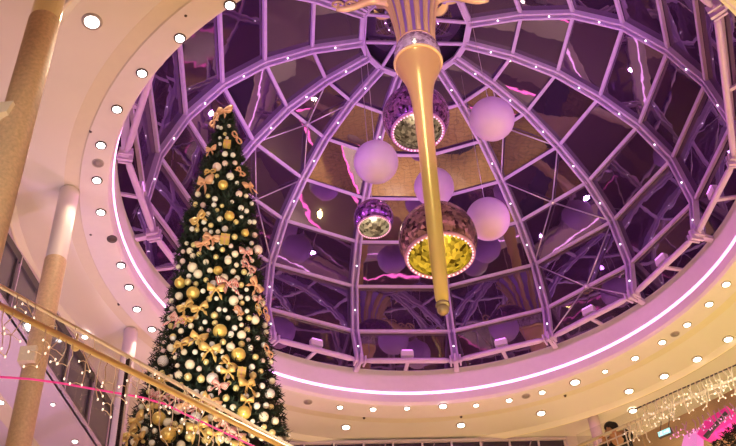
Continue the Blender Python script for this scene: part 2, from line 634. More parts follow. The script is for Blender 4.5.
tag(lb.build('led_strip', 'led'), 'continuous glowing white-pink light strip running round the cove below the dome', 'light strip')


def downlight(px, py, r, label, group, kind='lamp', z=22.62, ring='trim'):
    r *= .86
    p = at_z(px, py, z)
    t = thing('downlight', label, 'downlight', p, group)
    tb = MB()
    tb.lathe([(r * 0.78, 0.02), (r * 0.80, -0.03), (r * 1.22, -0.032), (r * 1.28, -0.005), (r * 1.28, 0.02)], n=24)
    tb.build('trim_ring', ring, t)
    lb = MB()
    lb.lathe([(0, -0.05), (r * 0.5, -0.046), (r * 0.9, -0.034), (r * 0.9, 0.015)], n=24)
    o = lb.build('lens', kind, t)
    return p


INL = [(230, 5), (180, 38), (142, 73), (117, 109), (101, 145), (97, 180), (101, 212), (112, 239), (121, 265), (129, 287), (137, 309), (152, 329)]
nm = ['fifth above', 'fourth above', 'third above', 'second above', 'first above', 'first below', 'second below', 'third below', 'fourth below', 'fifth below', 'sixth below', 'seventh below']
SPOTS = []
for k, (x, y) in enumerate(INL):
    off = (k == 7)
    p = downlight(x, y, 0.155, ('unlit dark' if off else 'lit') + ' round rim downlight left of the dome, %s the grey grille' % nm[k],
                  'downlights in the rim band', 'lamp_off' if off else 'lamp_cool', ring='trim_dark')
    if not off:
        SPOTS.append(p)
INR = [(340, 407, 'first right of the grey grille by the tree', 0.14), (373, 409, 'second right of the grey grille by the tree', .15), (407, 408, 'third right of the grey grille by the tree', .13),
       (443, 406, 'brightest of the bottom row straight below the gold spire', .19), (476, 405, 'second left of the grey grille in the bottom row', .13), (509, 400, 'first left of the grey grille in the bottom row', .15),
       (542, 392, 'first right of the grey grille in the bottom row', .15), (575, 382, 'glaring brightest one above the person', .22), (605, 371, 'small dim one right of the glaring one', .12),
       (635, 358, 'second right of the glaring one', .16), (662, 342, 'just left of the grey grille at lower right', .16), (687, 324.5, 'first right of the grey grille at lower right', .16),
       (709, 304, 'second right of the grey grille at lower right', .17), (726, 284, 'third right of the grey grille at lower right', .17)]
for x, y, l, r in INR:
    p = downlight(x, y, r, 'lit round rim downlight, ' + l, 'downlights in the rim band', 'lamp')
    SPOTS.append(p)
OUT = [(346, 427, 'nearest the tree'), (461, 425, 'straight below the spire tip'), (541, 413, 'left of the glaring lamp'), (629, 391, 'first right of the glaring lamp'),
       (664, 376, 'second right of the glaring lamp'), (697, 359, 'third right of the glaring lamp'), (728, 339, 'at the right edge of the picture')]
for x, y, l in OUT:
    p = downlight(x, y, 0.20, 'wide downlight in the outer ceiling row, ' + l, 'downlights in the outer row', 'lamp', 22.69)
    SPOTS.append(p)
p = downlight(633, 410.5, 0.19, 'lone downlight outside the ceiling ridge, above the person', 'downlights outside the ridge', 'lamp', 22.58)
p = downlight(92, 21.5, 0.25, 'largest round downlight alone on the ceiling beside the thick column', 'downlights outside the ridge', 'lamp_cool', 22.69)
SPOTS.append(p)
p = downlight(85, 336.5, 0.13, 'downlight at the ceiling edge behind the brass handrail', 'downlights outside the ridge', 'lamp_cool', 22.58)  # added lamp in place of a reflection in the railing glass
for x, y, l in ((98, 163, 'left of the dome'), (308, 402, 'beside the tree'), (526, 396, 'in the bottom row between downlights'), (675, 334, 'at lower right between downlights')):
    p = at_z(x, y, 22.62)
    t = thing('speaker_grille', 'flat grey round speaker grille in the rim band ' + l, 'speaker', p, 'ceiling speaker grilles')
    gb = MB()
    gb.lathe([(0, -0.02), (0.15, -0.015), (0.15, 0.02)], n=24)
    gb.build('mesh_disc', 'grille', t)
    gb = MB()
    gb.lathe([(0.15, 0.02), (0.15, -0.025), (0.18, -0.02), (0.185, 0.02)], n=24)
    gb.build('rim', 'trim', t)
for x, y, l in ((186, 14, 'on the ceiling at upper left between two downlights'), (91, 130, 'on the ceiling left of the rim band, upper one'), (91, 233, 'on the ceiling left of the unlit downlight'),
                (119, 303, 'on the ceiling above the railing'), (364, 417, 'right of the tree below the rim band'), (461, 416, 'below the row under the spire'), (565, 395, 'left of the glaring downlight'), (676, 396, 'above the icicle lights')):
    p = at_z(x, y, 22.70)
    sb = MB()
    sb.lathe([(0, -0.10), (0.04, -0.09), (0.055, -0.04), (0.07, 0.0), (0.07, 0.06), (0, 0.06)], n=14)
    tag(sb.build('sprinkler', 'sensor', loc=p), 'tiny dark sprinkler dot ' + l, 'sprinkler', 'ceiling sprinklers')

# ------------------------------------------------------------------ gold spire
SX, SY = 2.06, 22.396


def zs(v):
    return zvert(SX, SY, v)


z0 = zs(309)
sp = thing('spire_pendant', 'long slender golden spire pendant with crystal collar hanging under the dome centre', 'pendant', (at_z(443, 309, z0).x, SY, z0))
sp.rotation_euler = (0, 0.026, 0)


def pr(*lst):
    out = []
    for v, w in lst:
        z = zs(v)
        out.append((w / FPX * Vector((SX, SY, z)).dot(fwd), z - z0))
    return out


b = MB()
b.lathe(pr((304, 5.0), (299, 6.6), (296, 7.0), (250, 8.0), (200, 8.2), (150, 8.6), (120, 9.2), (103, 10.4), (92, 12.0), (84, 14.0), (77, 17.0), (71, 20.5), (67, 22.4), (64, 23.0), (62, 22.5)), n=40)
b.build('spindle', 'gold', sp)
b = MB()
b.ball((0, 0, 0), 0.175, 20, 12)
b.lathe([(0.14, 0.09), (0.2, 0.12), (0.2, 0.19), (0.15, 0.22)], n=24)
b.build('tip_ball', mat('smoky_glass_ball', (0.42, 0.34, 0.20), 0.12, 0.5), sp)
b = MB()
b.lathe(pr((63, 22.6), (61, 23.2), (57, 23.6), (52, 22.6), (48, 20.5), (46, 18.5)), n=40)
b.build('crystal_collar', 'crystal', sp)
b = MB()
for v in (63.5, 46.5):
    (rr, zz), = pr((v, 23.2 if v > 50 else 18.8))
    b.tube([(rr * math.cos(a * PI / 20), rr * math.sin(a * PI / 20), zz) for a in range(41)], 0.06, 8, False)
b.build('collar_band', 'gold_rib', sp)
fl = pr((46, 16.5), (35, 17.0), (20, 19.0), (8, 21.8), (-4, 26.0), (-14, 33.0), (-20, 42))
b = MB()
b.lathe(fl, n=40)
cup = b.build('fluted_cup', 'flute', sp)
for k in range(13):
    a = 2 * PI * k / 13
    b = MB()
    b.tube([((r + .02) * math.cos(a), (r + .02) * math.sin(a), z) for r, z in fl], [0.075, 0.08, 0.09, 0.10, 0.12, .14, .16], 8)
    b.tube([((r + .02) * math.cos(a + .13), (r + .02) * math.sin(a + .13), z) for r, z in fl], 0.035, 6)
    b.build('gilded_rib', 'gold_rib', cup)
(rc, zc), = pr((-24, 56))
b = MB()
n = 112
prof = [(0.45, 0.25), (0.62, 0.05), (0.82, 0.16), (0.95, 0.0), (1.02, 0.12), (0.98, 0.3), (0.6, 0.5), (0.0, 0.6)]
vs, fs = [], []
for (r, z) in prof:
    for k in range(n):
        a = 2 * PI * k / n
        q = 1 + (0.07 * abs(math.sin(a * 8)) if r > 0.7 else 0)
        vs.append((rc * r * q * math.cos(a), rc * r * q * math.sin(a), zc + z - (0.10 * abs(math.sin(a * 8)) if r > .9 else 0)))
for i in range(len(prof) - 1):
    for k in range(n):
        fs.append((i * n + k, i * n + (k + 1) % n, (i + 1) * n + (k + 1) % n, (i + 1) * n + k))
b.add(vs, fs, True)
b.build('scalloped_canopy', 'gold_rib', sp)
b = MB()
b.ball((0, 0, 0), 0.09, 8, 6)
bead = b.mesh('canopy_bead', 'flute')
for k in range(24):
    a = 2 * PI * k / 24
    o = bpy.data.objects.new('canopy_bead', bead)
    COL.objects.link(o); o.parent = sp
    o.location = (rc * .88 * math.cos(a), rc * .88 * math.sin(a), zc + 0.02)
for sx in (-1, 1):
    b = MB()
    (r0, za), = pr((6, 22))
    pts_ = [(sx * (r0 + 2.0 * f_), 0, za + .25 + .22 * math.sin(f_ * 5.5)) for f_ in [j / 14 for j in range(15)]]
    b.tube(pts_, [.20 - .10 * j / 14 for j in range(15)], 8)
    for f_ in (.25, .5, .75, 1.0):
        cx_, cz_ = sx * (r0 + 2.0 * f_), za + .25 + .22 * math.sin(f_ * 5.5)
        b.tube([(cx_ + .24 * (1 - q_ / 16) * math.cos(q_ * .55), -.06, cz_ + .16 + .24 * (1 - q_ / 16) * math.sin(q_ * .55)) for q_ in range(14)], .05, 6)
    b.build('scroll_arm', 'gold_rib', sp)
b = MB()
b.tube([(0, 0, zc + .4), (0, 0, 33.1 - z0)], 0.07, 8)
b.build('hanging_rod', 'gold', sp)


# ------------------------------------------------------------------ globes and mirror balls
def dome_z(x, y):
    r = math.hypot(x - CX, y - CY)
    rs, zz = [0] + RR[:7], [33.35] + ZZ[:7]
    for k in range(len(rs) - 1):
        if rs[k] <= r <= rs[k + 1]:
            return zz[k] + (zz[k + 1] - zz[k]) * (r - rs[k]) / (rs[k + 1] - rs[k])
    return 30


for px, py, rp, d, l in ((376, 162, 22.3, 35.2, 'left of the gold spire'), (492, 119, 22.5, 36.5, 'highest, right of the gold spire'),
                         (488, 219, 22, 37.0, 'lowest, right beside the large bronze ball'), (434, 187, 20, 39.0, 'half hidden behind the gold spire')):
    c = at_d(px, py, d)
    r = rp * d / FPX
    t = thing('lavender_globe', 'matte lavender hanging globe ' + l, 'globe', c, 'lavender globes')
    b = MB()
    b.ball((0, 0, 0), r, 48, 32)
    b.build('sphere', 'globe', t)
    b = MB()
    b.lathe([(0.0, r + .10), (0.05, r + .10), (0.09, r + .03), (0.12, r - .03)], n=16)
    b.build('top_cap', 'steel', t)
    b = MB()
    b.tube([(0, 0, r + .08), (0, 0, dome_z(c.x, c.y) - c.z)], 0.012, 6)
    b.build('suspension_cable', 'cable', t)

MIR = ((416, 117, 33.5, 38.8, 25.5, 'tile', 'silver_in', 'violet mirror ball behind the top of the gold spire', (1.0, .85, .6), 16),
       (438, 240, 39.5, 32.3, 33.5, 'tile_brown', 'gold_in', 'largest mirror ball, bronze outside and bright gold inside, behind the spire', (1, .82, .30), 45),
       (373.5, 218.5, 20, 35.4, 16.2, 'tile', 'silver_in', 'small violet mirror ball below the left globe', (1.0, .85, .65), 10))
LIGHTS_IN = []
for px, py, rp, d, op, mo, mi, l, lc, lp in MIR:
    c = at_d(px, py, d)
    R = rp * d / FPX
    ro = op * d / FPX
    th = math.asin(min(.99, ro / R))
    t = thing('mirror_ball', l + ', open at the bottom', 'mirror ball', c, 'hanging mirror balls')
    b = MB()
    prof = []
    N = 22
    for k in range(N + 1):
        a = th + (PI - th) * k / N
        prof.append((R * math.sin(a), -R * math.cos(a)))
    b.lathe(prof, n=48)
    b.build('outer_shell', mo, t)
    b = MB()
    prof = []
    Ri = R * 0.95
    for k in range(N + 1):
        a = th + (PI - th) * k / N
        prof.append((Ri * math.sin(a) * .99, -Ri * math.cos(a)))
    b.lathe(prof[::-1], n=48)
    b.build('inner_shell', mi, t)
    b = MB()
    zc_ = -R * math.cos(th)
    b.tube([(ro * math.cos(a * PI / 32), ro * math.sin(a * PI / 32), zc_) for a in range(65)], R * 0.045, 8, False)
    rim = b.build('rim', 'rim', t)
    b = MB()
    b.ball((0, 0, 0), R * 0.026, 6, 4)
    bead = b.mesh('led_bead', 'bead')
    for k in range(44):
        a = 2 * PI * k / 44
        o = bpy.data.objects.new('led_bead', bead)
        COL.objects.link(o); o.parent = rim
        o.location = ((ro - R * .03) * math.cos(a), (ro - R * .03) * math.sin(a), zc_ - R * 0.04)
    b = MB()
    b.tube([(0, 0, R), (0, 0, dome_z(c.x, c.y) - c.z)], 0.014, 6)
    b.build('suspension_cable', 'cable', t)
    LIGHTS_IN.append((c + Vector((0, 0, zc_ * 0.1)), lc, lp))

# ------------------------------------------------------------------ Christmas tree
TX, TY, TZ0 = -3.17, 16.0, -1.6
ZT = zvert(TX, TY, 116)
WID = [(108, 3), (122, 8), (135, 12), (150, 17), (175, 25), (200, 31), (230, 38), (260, 43), (300, 48), (340, 55), (370, 62), (400, 70), (446, 82)]
TAB = []
for v, w in WID:
    z = zvert(TX, TY, v)
    TAB.append((z, w / FPX * Vector((TX, TY, z)).dot(fwd)))


def trad(z):
    if z >= TAB[0][0]:
        return max(0.0, TAB[0][1] * (1 - (z - TAB[0][0]) / .3))
    for (za, ra), (zb, rb) in zip(TAB, TAB[1:]):
        if zb <= z <= za:
            return ra + (rb - ra) * (za - z) / (za - zb)
    za, ra = TAB[-1]
    return ra + (za - z) * 0.155


tree = thing('christmas_tree', 'tall dark green cone-shaped Christmas tree covered in gold and cream ornaments', 'tree', (TX, TY, TZ0))
b = MB()
b.tube([(0, 0, 0), (0, 0, ZT - TZ0 - .3)], [0.32, 0.03], 12)
b.build('trunk', 'trunk', tree)
core = MB()
core.lathe([(max(0.01, trad(z) - 0.36 - .02 * (ZT - z)), z - TZ0) for z in [0.2 + k * (ZT - .4) / 40 for k in range(41)]], n=32)
core.build('inner_branches', 'needle', tree)
fb = MB()
rnd = random.Random(3)
z = ZT
while z > 0.2:
    R = trad(z)
    vis = z > 8.2
    step = 0.10 if vis else 0.45
    cnt = int((6 + R * (20 if vis else 8)))
    for k in range(cnt):
        a = rnd.uniform(0, 2 * PI)
        if vis and math.cos(a - math.atan2(-TX, -TY) + 0) < -0.55 and rnd.random() < .6:
            pass
        zz = z + rnd.uniform(-.1, .1)
        L = min(0.55, 0.22 + R * 0.22) * rnd.uniform(.7, 1.15)
        rt = max(0.02, R * rnd.uniform(.94, 1.05))
        od = Vector((math.sin(a), math.cos(a), 0))
        tip = od * rt + Vector((0, 0, zz - TZ0))
        dr = (od + Vector((rnd.uniform(-.45, .45), rnd.uniform(-.45, .45), rnd.uniform(-.55, .25)))).normalized()
        base = tip - dr * L
        sd = dr.cross(Vector((0, 0, 1))).normalized()
        up = sd.cross(dr)
        # a twig with needles on both sides and above
        fb.add([base - sd * .014, base + sd * .014, tip], [(0, 1, 2)])
        nn = 6
        for j in range(nn):
            f = 0.15 + 0.85 * j / nn
            p = base.lerp(tip, f)
            for q in range(4):
                ang = q * PI / 2 + rnd.uniform(-.5, .5)
                nd = (dr * rnd.uniform(.5, .9) + (sd * math.cos(ang) + up * math.sin(ang))).normalized()
                w = nd.cross(dr).normalized() * 0.017
                ln = rnd.uniform(.09, .15)
                fb.add([p - w, p + w, p + nd * ln], [(0, 1, 2)])
    z -= step
fb.build('foliage', 'needle', tree)


def on_tree(px, py, out=0.0):
    """nearest point of the tree's outline cone on the sight line, or the closest approach"""
    r = ray(px, py)
    best, bd = None, 1e9
    t = 12.0
    while t < 32:
        p = r * t
        d = math.hypot(p.x - TX, p.y - TY) - trad(p.z) * 0.97 - out
        if d <= 0:
            return p
        if d < bd:
            bd, best = d, p
        t += 0.02
    return best


ORN = '''w 221 128 2|w 218 127 2|w 229 126 2|y 225 134 2|w 220 138 1.8|w 220 144 2|w 227 138 1.8|w 225 154 3|w 233 155 2.6|p 225 163.5 3|p 217 167 4.5|w 230 176.5 4|g 223 185 5|p 239 194 3.5|w 215 199 3|w 214 205 2.6|p 203 205 2.8|p 235 163 2.5
g 229.5 216 5|c 220 219 3|w 241 208 3|w 246.5 211 2.6|w 249.6 222 2.6|w 254 222 2.6|w 225 229 3.2|g 245 233 4|w 192 229 2.6|y 197 230 2.6|y 194 245 3|c 190 251 3.5|c 193 256 3|y 199 254 2.6|c 235 254 3.5|w 228 259 3.5|p 257.6 250 5
c 192.6 267.5 5|c 198 274 4.5|c 228 261 3.6|g 180 283 5.5|y 188 282 3.5|g 193 293 6.5|g 218 270.5 4.5|c 210 270.5 3|y 206 280 2.6|c 224 278 4.2|s 213.5 284 4|y 244 272 3|y 241 285 3|w 203 291 2.6|y 196 284 2.6|w 189 276 2.6|w 216.5 298.5 2.3|c 233.6 300.5 5|w 240.7 297 2.6|y 242 303 2.6|c 255 298 3.2|c 261.5 303 4|c 255 320 4.5|y 214.5 315.5 3.6|w 219 309.5 2.6|g 220 331 7|w 234.6 328 3|w 230.6 335 3|c 241.7 335 4.5|y 247 330 3|c 191 326 3|c 201 329 2.6|c 179 296 4|w 170 318 3|y 171 326 3|y 173 337 3.4|p 238 310 4
g 238.5 354.7 7|c 230.7 347 4.5|c 190 364.6 5|c 171 348 4|s 163 361 5.5|y 201 379 4|s 212.5 378.7 6|c 178.6 375 4|y 188 377 4|w 219.7 369 4|w 250 347.7 3.2|y 255.4 357 3.2|w 252 367 3.2|y 253 375.5 3.6|w 263.7 345 3|c 267 353 3.5|w 262 386 3.2|s 269.7 393.7 5.2|w 256.7 406 3.6|w 266 405.5 3.2|c 263.7 416.6 5|g 244 412.7 7|c 275 421 4|w 287 436 4|y 226 398 3.6|c 233 407.5 3.5|c 220 439 5|c 240 427.6 4|y 236 388 3.2
g 159 418.5 7|c 167.5 422.6 4.5|y 175 424 3|c 183 421.4 3.5|p 178 409 5.5|s 195.5 418.5 6.5|g 168 435 8|y 189.5 437 4.5|y 149.6 407 4|w 164.6 407 3.2|c 144.7 430.5 4|w 147 416 2.6|y 162 373 3|w 173 338 3|y 223 342 3.2|w 231 334 3|y 241.6 344 3.2|c 241 335 4|c 258 309 3|y 215 323 3|w 205 322 2.6|c 196 317 3|w 212 344 2.8|c 184 352 3.2|w 195 352 2.8|y 206 362 3|c 181 331 3|w 228 318 2.6|y 249 318 3|w 212 248 2.4|c 206 262 3|y 216 257 2.6|w 243 262 2.6|c 250 275 3.2|w 211 232 2.2|y 236 222 2.6|c 208 214 2.6|w 232 202 2.2|y 208 196 2.4|c 246 196 2.4|w 212 182 2.2|y 217 176 2.2|w 237 183 2.2|c 184 306 3.4|w 225 310 2.4|y 209 299 3|w 247 311 2.4|c 272 381 3.4|w 246 396 3|y 231 419 3.4|c 252 434 4|w 262 438 3.2|y 272 433 3.6|c 210 418 3.6|w 219 412 3|y 207 432 4|c 228 440 3.6|w 155 397 3|c 172 391 3.6|y 185 395 3.4|w 196 392 3|c 203 402 3.4|w 211 396 2.8|y 160 388 3.4|c 134 442 4|w 152 443 3.4|y 205 440 3.4|c 181 445 4.4|c 279 440 3.6|w 247 384 2.8|y 271 407 3'''
KN = {'w': ('white', 'b_white'), 'y': ('pale gold', 'b_yellow'), 'g': ('rich gold', 'b_gold'), 'c': ('cream', 'b_cream'), 'p': ('pearl pink', 'b_pink'), 's': ('silver striped', 'b_stripe')}
items = []
for row in ORN.replace('\n', '|').split('|'):
    k, x, y, r = row.split()
    items.append((k, float(x), float(y), float(r)))


taken = [(x, y, r) for k, x, y, r in items]
rn2 = random.Random(21)
while len(items) < 275:
    y = 190 + 254 * rn2.random() ** .7
    zt = zvert(TX, TY, y)
    ax = proj(Vector((TX, TY, zt)))[0]
    w = trad(zt) * FPX / Vector((TX, TY, zt)).dot(fwd)
    x = ax + rn2.uniform(-.97, .97) * w
    r = rn2.choice((2.2, 2.4, 2.6, 2.8, 3.0))
    if all(math.hypot(x - a, y - b_) > r + c_ + 1.2 for a, b_, c_ in taken):
        taken.append((x, y, r))
        items.append((rn2.choice('wwyyccp'), x, y, r))


def zone(x, y):
    v = "tree's tip" if y < 200 else "tree's upper part" if y < 265 else "tree's middle" if y < 335 else "tree's lower part" if y < 395 else "tree's foot"
    ax = proj(Vector((TX, TY, zvert(TX, TY, y))))[0]
    w = trad(zvert(TX, TY, y)) * FPX / Vector((TX, TY, zvert(TX, TY, y))).dot(fwd)
    h = 'left side' if x < ax - w * .33 else 'right side' if x > ax + w * .33 else 'front'
    return h + ' of the ' + v


def ordinal_labels(rows, noun):
    """rows: (key, kindname, x, y); a label of its own for each, counted from the top within kind and zone"""
    groups = {}
    for i, (kn, x, y) in enumerate(rows):
        groups.setdefault((kn, zone(x, y)), []).append((y, i))
    out = [None] * len(rows)
    for (kn, zn), lst in groups.items():
        lst.sort()
        for j, (_, i) in enumerate(lst):
            out[i] = ('%s %s on %s' % (kn, noun, zn)) + ('' if len(lst) == 1 else ', %s from top' % ORD[j] if j else ', topmost')
    return out


def bname(k, r):
    return ('small ' if r < 3.3 else 'large ' if r >= 5 else '') + KN[k][0]


bl = ordinal_labels([(bname(k, r), x, y) for k, x, y, r in items], 'bauble')
ball_mesh, cap_mesh = {}, None
b = MB()
b.ball((0, 0, 0), 1.0, 18, 12)
for k in KN:
    ball_mesh[k] = b.mesh('bauble', KN[k][1])
b = MB()
b.lathe([(0.0, 1.2), (0.16, 1.2), (0.2, 1.12), (0.2, 0.95)], n=12)
b.tube([(0.1 * math.cos(a), 0, 1.25 + .1 * math.sin(a)) for a in [j * PI / 6 for j in range(13)]], 0.025, 5, False)
cap_mesh = b.mesh('cap', 'cap')
for (k, x, y, r), lab in zip(items, bl):
    c0 = on_tree(x, y)
    d = c0.dot(fwd)
    R = 1.02 * r * d / FPX
    c = on_tree(x, y, R * .45)
    t = bpy.data.objects.new('bauble', ball_mesh[k])
    COL.objects.link(t)
    t.location = c
    t.scale = (R, R, R)
    t.rotation_euler = (rnd.uniform(-.5, .5), rnd.uniform(-.5, .5), rnd.uniform(0, 6))
    tag(t, lab, 'bauble', 'baubles on the Christmas tree')
    if r >= 3.3:
        o = bpy.data.objects.new('cap', cap_mesh)
        COL.objects.link(o)
        o.parent = t

RIB = '''o 224 112 6|o 215 121 5|o 236 138 5|o 211 150 4|o 205 183 7|o 249 187 5|g 210 172 4|o 240 172 4|g 199 219 6|o 211 239 6|o 203 245 5|r 246 253 5|g 216 290 6|r 228 285 8|r 248 267 6|o 255 286 6|o 238 311 4|g 258 310 4|o 266 315 5|g 186 307 6|g 200 309 6|r 177 320 7|g 198 338 6|g 210 350 7|g 181 345 6|g 199 339 5|r 219 386 6|g 228 364 6|g 228 372 5|g 247 385 7|g 210 402 6|r 228 429 6|g 137 421 7|g 130 435 7|g 139 439 6|g 198 428 8|g 200 402 7|o 211.6 404 6|g 214.6 435 6|r 153 396 6|r 165 398 6|g 154 408 5|g 240 444 6|g 186 320 5|o 268 352 5|r 258 300 4|g 176 430 5|o 186 405 6|r 178 399 6|o 222 420 6|r 236 436 6|g 163 381 5|r 196 408 6|g 247 401 5'''
RN = {'o': ('apricot', 'rib_orange'), 'g': ('gold', 'rib_gold'), 'r': ('red and white striped', 'rib_red')}


def bow_mesh(m):
    b = MB()

    def strip(pts, w):
        n = len(pts)
        vs = []
        for p, ww in zip(pts, w):
            p = Vector(p)
            vs += [p + Vector((0, 0, ww)), p - Vector((0, 0, ww))]
        # thickness towards the tree
        back = [Vector(v) + Vector((0, .05, 0)) for v in vs]
        o = len(vs)
        fs = []
        for i in range(n - 1):
            a = 2 * i
            fs += [(a, a + 1, a + 3, a + 2), (o + a + 2, o + a + 3, o + a + 1, o + a), (a, a + 2, o + a + 2, o + a), (a + 1, o + a + 1, o + a + 3, a + 3)]
        b.add([tuple(v) for v in vs + back], fs, True)
    for s in (-1, 1):
        loop = []
        ww = []
        for j in range(13):
            a = PI * 2 * j / 12
            loop.append((s * (0.55 - 0.55 * math.cos(a)), -0.30 * math.sin(a) - .1, 0.12 + .28 * (1 - math.cos(a)) / 2))
            ww.append(0.16 + .34 * (1 - math.cos(a)) / 2)
        strip(loop, ww)
        strip([(0, -.1, 0), (s * .3, -.25, -.35), (s * .45, -.12, -.75), (s * .75, -.2, -1.15)], [.14, .26, .3, .36])
    return b.mesh('ribbon_bow', m)


bows = {k: bow_mesh(RN[k][1]) for k in RN}
b = MB()
b.ball((0, -.16, 0.05), 0.2, 12, 8)
knots = {k: b.mesh('knot', RN[k][1]) for k in RN}
ritems = []
for row in RIB.split('|'):
    k, x, y, r = row.split()
    ritems.append((k, float(x), float(y), float(r)))
rl = ordinal_labels([(RN[k][0], x, y) for k, x, y, r in ritems], 'ribbon bow')
for (k, x, y, r), lab in zip(ritems, rl):
    c = on_tree(x, y, 0.10)
    R = 1.35 * r * c.dot(fwd) / FPX
    t = bpy.data.objects.new('ribbon_bow', bows[k])
    COL.objects.link(t)
    t.location = c
    t.scale = (R, R, R)
    ang = math.atan2(c.x - TX, -(c.y - TY))
    t.rotation_euler = (rnd.uniform(-.3, .3), rnd.uniform(-.7, .7), ang + rnd.uniform(-.3, .3))
    tag(t, lab, 'bow', 'ribbon bows on the Christmas tree')
    o = bpy.data.objects.new('knot', knots[k])
    COL.objects.link(o)
    o.parent = t
for x, y, s_, l in ((227, 144, 3.6, 'near the tip of the Christmas tree'), (225, 239, 4.4, 'in the upper part of the Christmas tree'), (241.6, 372, 4.2, 'in the lower part of the Christmas tree')):
    c = on_tree(x, y, .12)
    R = s_ * c.dot(fwd) / FPX
    t = thing('gift_box', 'small gold gift box ornament ' + l, 'ornament', c, 'gift box ornaments')
    t.rotation_euler = (.1, .1, .2)
    b = MB()
    b.box((0, 0, 0), (R, 0, 0), (0, R * .8, 0), (0, 0, R))
    b.build('box', 'b_gold', t)
    b = MB()
    b.box((0, 0, 0), (R * .16, 0, 0), (0, R * .85, 0), (0, 0, R * 1.03))
    b.box((0, 0, 0), (R * 1.03, 0, 0), (0, R * .85, 0), (0, 0, R * .16))
    b.build('ribbon', 'rib_orange', t)


# ------------------------------------------------------------------ columns
def column(px, py, rad, ztop, zbot, label, sections):
    p = at_z(px, py, ztop)
    t = thing('column', label, 'column', (p.x, p.y, zbot), 'round columns')
    for nm_, m, za, zb, rr in sections:
        b = MB()
        b.lathe([(0, za - zbot), (rr, za - zbot), (rr, zb - zbot), (0, zb - zbot)], n=40)
        for i, f in enumerate(b.f):
            pass
        o = b.build(nm_, m, t)
        md = o.modifiers.new('edge', 'EDGE_SPLIT')
        md.split_angle = math.radians(40)
    return t, p


z2 = zvert(*at_z(69.5, 192, 22.64).xy, 261)
t, c2 = column(69.5, 192, 0.30, 22.64, -1.6, 'slim round column with white top and tan shaft left of the dome',
               [('white_sleeve', 'colwhite', z2, 22.64, 0.30), ('tan_shaft', 'colstone', -1.6, z2, 0.315)])
c1 = Vector((-6.72, 13.0, 0))
t = thing('column', 'thick tan column nearest the viewer at the top left corner', 'column', (c1.x, c1.y, -1.6), 'round columns')
zc1 = zvert(c1.x, c1.y, 22)
for nm_, m, za, zb, rr in (('tan_shaft', 'colstone', 0, zc1 + 1.6, 0.33), ('polished_sleeve', 'chrome', zc1 + 1.6, 22.7 + 1.6, 0.32)):
    b = MB()
    b.lathe([(0, za), (rr, za), (rr, zb), (0, zb)], n=40)
    o = b.build(nm_, m, t)
    md = o.modifiers.new('edge', 'EDGE_SPLIT'); md.split_angle = math.radians(40)
t, c3 = column(131, 331, 0.2, 22.64, -1.6, 'pale pink column far behind the left railing beside the tree', [('shaft', 'colpink', -1.6, 22.64, 0.25)])
t, c4 = column(593, 417, 0.2, 22.62, -1.6, 'pale peach column at the far right end of the back glazing', [('shaft', 'colpink', -1.6, 22.62, 0.24)])
# boxes clamped to the columns
t = thing('wall_box', 'small beige box clamped to the slim tan column behind the handrail', 'box', at_d(28.5, 356, Vector((c2.x, c2.y, zvert(c2.x, c2.y, 356))).dot(fwd) - .36), 'boxes on the columns')
b = MB(); b.box((0, 0, 0), (.22, 0, 0), (0, .14, 0), (0, 0, .24)); b.build('housing', 'cream', t)
b = MB(); b.box((0, .2, 0), (.06, 0, 0), (0, .12, 0), (0, 0, .06)); b.build('clamp', 'trim', t)
cc = at_d(4, 112, Vector((c1.x, c1.y, zvert(c1.x, c1.y, 112))).dot(fwd) - .5)
t = thing('wall_box', 'large beige angular box beside the thick column at the left edge', 'box', cc, 'boxes on the columns')
b = MB()
b.add([(-.4, -.1, -.22), (.10, -.1, -.10), (.18, -.1, .20), (-.4, -.1, .18), (-.4, .25, -.22), (.10, .25, -.10), (.18, .25, .20), (-.4, .25, .18)],
      [(0, 1, 2, 3), (7, 6, 5, 4), (0, 4, 5, 1), (1, 5, 6, 2), (2, 6, 7, 3), (3, 7, 4, 0)])
b.build('housing', 'cream', t)
b = MB(); b.box((0, .32, 0), (.08, 0, 0), (0, .12, 0), (0, 0, .06)); b.build('clamp', 'trim', t)

# ------------------------------------------------------------------ left wall with the dark glazing band
A0, A2 = Vector((-11.573, 23.629, 0)), Vector((-10.587, 34.129, 0))
wd = (A2 - A0).normalized()
wn = Vector((wd.y, -wd.x, 0))         # towards the atrium
ZB, ZTOP = 20.15, 22.62


def wl(s, z, off=0.0):
    return A0 + wd * s + wn * off + Vector((0, 0, z))


LW = (A2 - A0).length
b = MB()
b.box((wl((LW - 16) / 2, (ZB + ZTOP) / 2, -.06)), wd * ((LW + 16) / 2), wn * 0.02, Vector((0, 0, (ZTOP - ZB) / 2)))
struct(b.build('window_1', 'dark_pane'))
win1 = bpy.data.objects['window_1']
b = MB()
mid = (LW - 16) / 2
hl = (LW + 16) / 2
b.box(wl(mid, ZTOP - .06, 0), wd * hl, wn * .06, Vector((0, 0, .06)))
b.box(wl(mid, ZB + .07, 0), wd * hl, wn * .07, Vector((0, 0, .07)))
fr = b.build('window_frame', 'frame_light', win1)
b = MB()
b.box(wl(mid, ZTOP - .3, 0), wd * hl, wn * .05, Vector((0, 0, .16)))
b.box(wl(mid, ZB + .22, 0), wd * hl, wn * .04, Vector((0, 0, .06)))
s = -15.5
while s < LW:
    b.box(wl(s, (ZB + ZTOP) / 2, 0), wd * .05, wn * .05, Vector((0, 0, (ZTOP - ZB) / 2)))
    s += 2.35
b.build('mullions', 'frame_dark', win1)
b = MB()
s = -15.3
while s < LW:
    b.box(wl(s, (ZB + ZTOP) / 2, .01), wd * .025, wn * .05, Vector((0, 0, (ZTOP - ZB) / 2)))
    s += 2.35
b.build('mullion_covers', 'frame_light', win1)
B0, B1 = Vector((-4.006, 37.858, 0)), Vector((7.613, 39.137, 0))
bd = (B1 - B0).normalized()
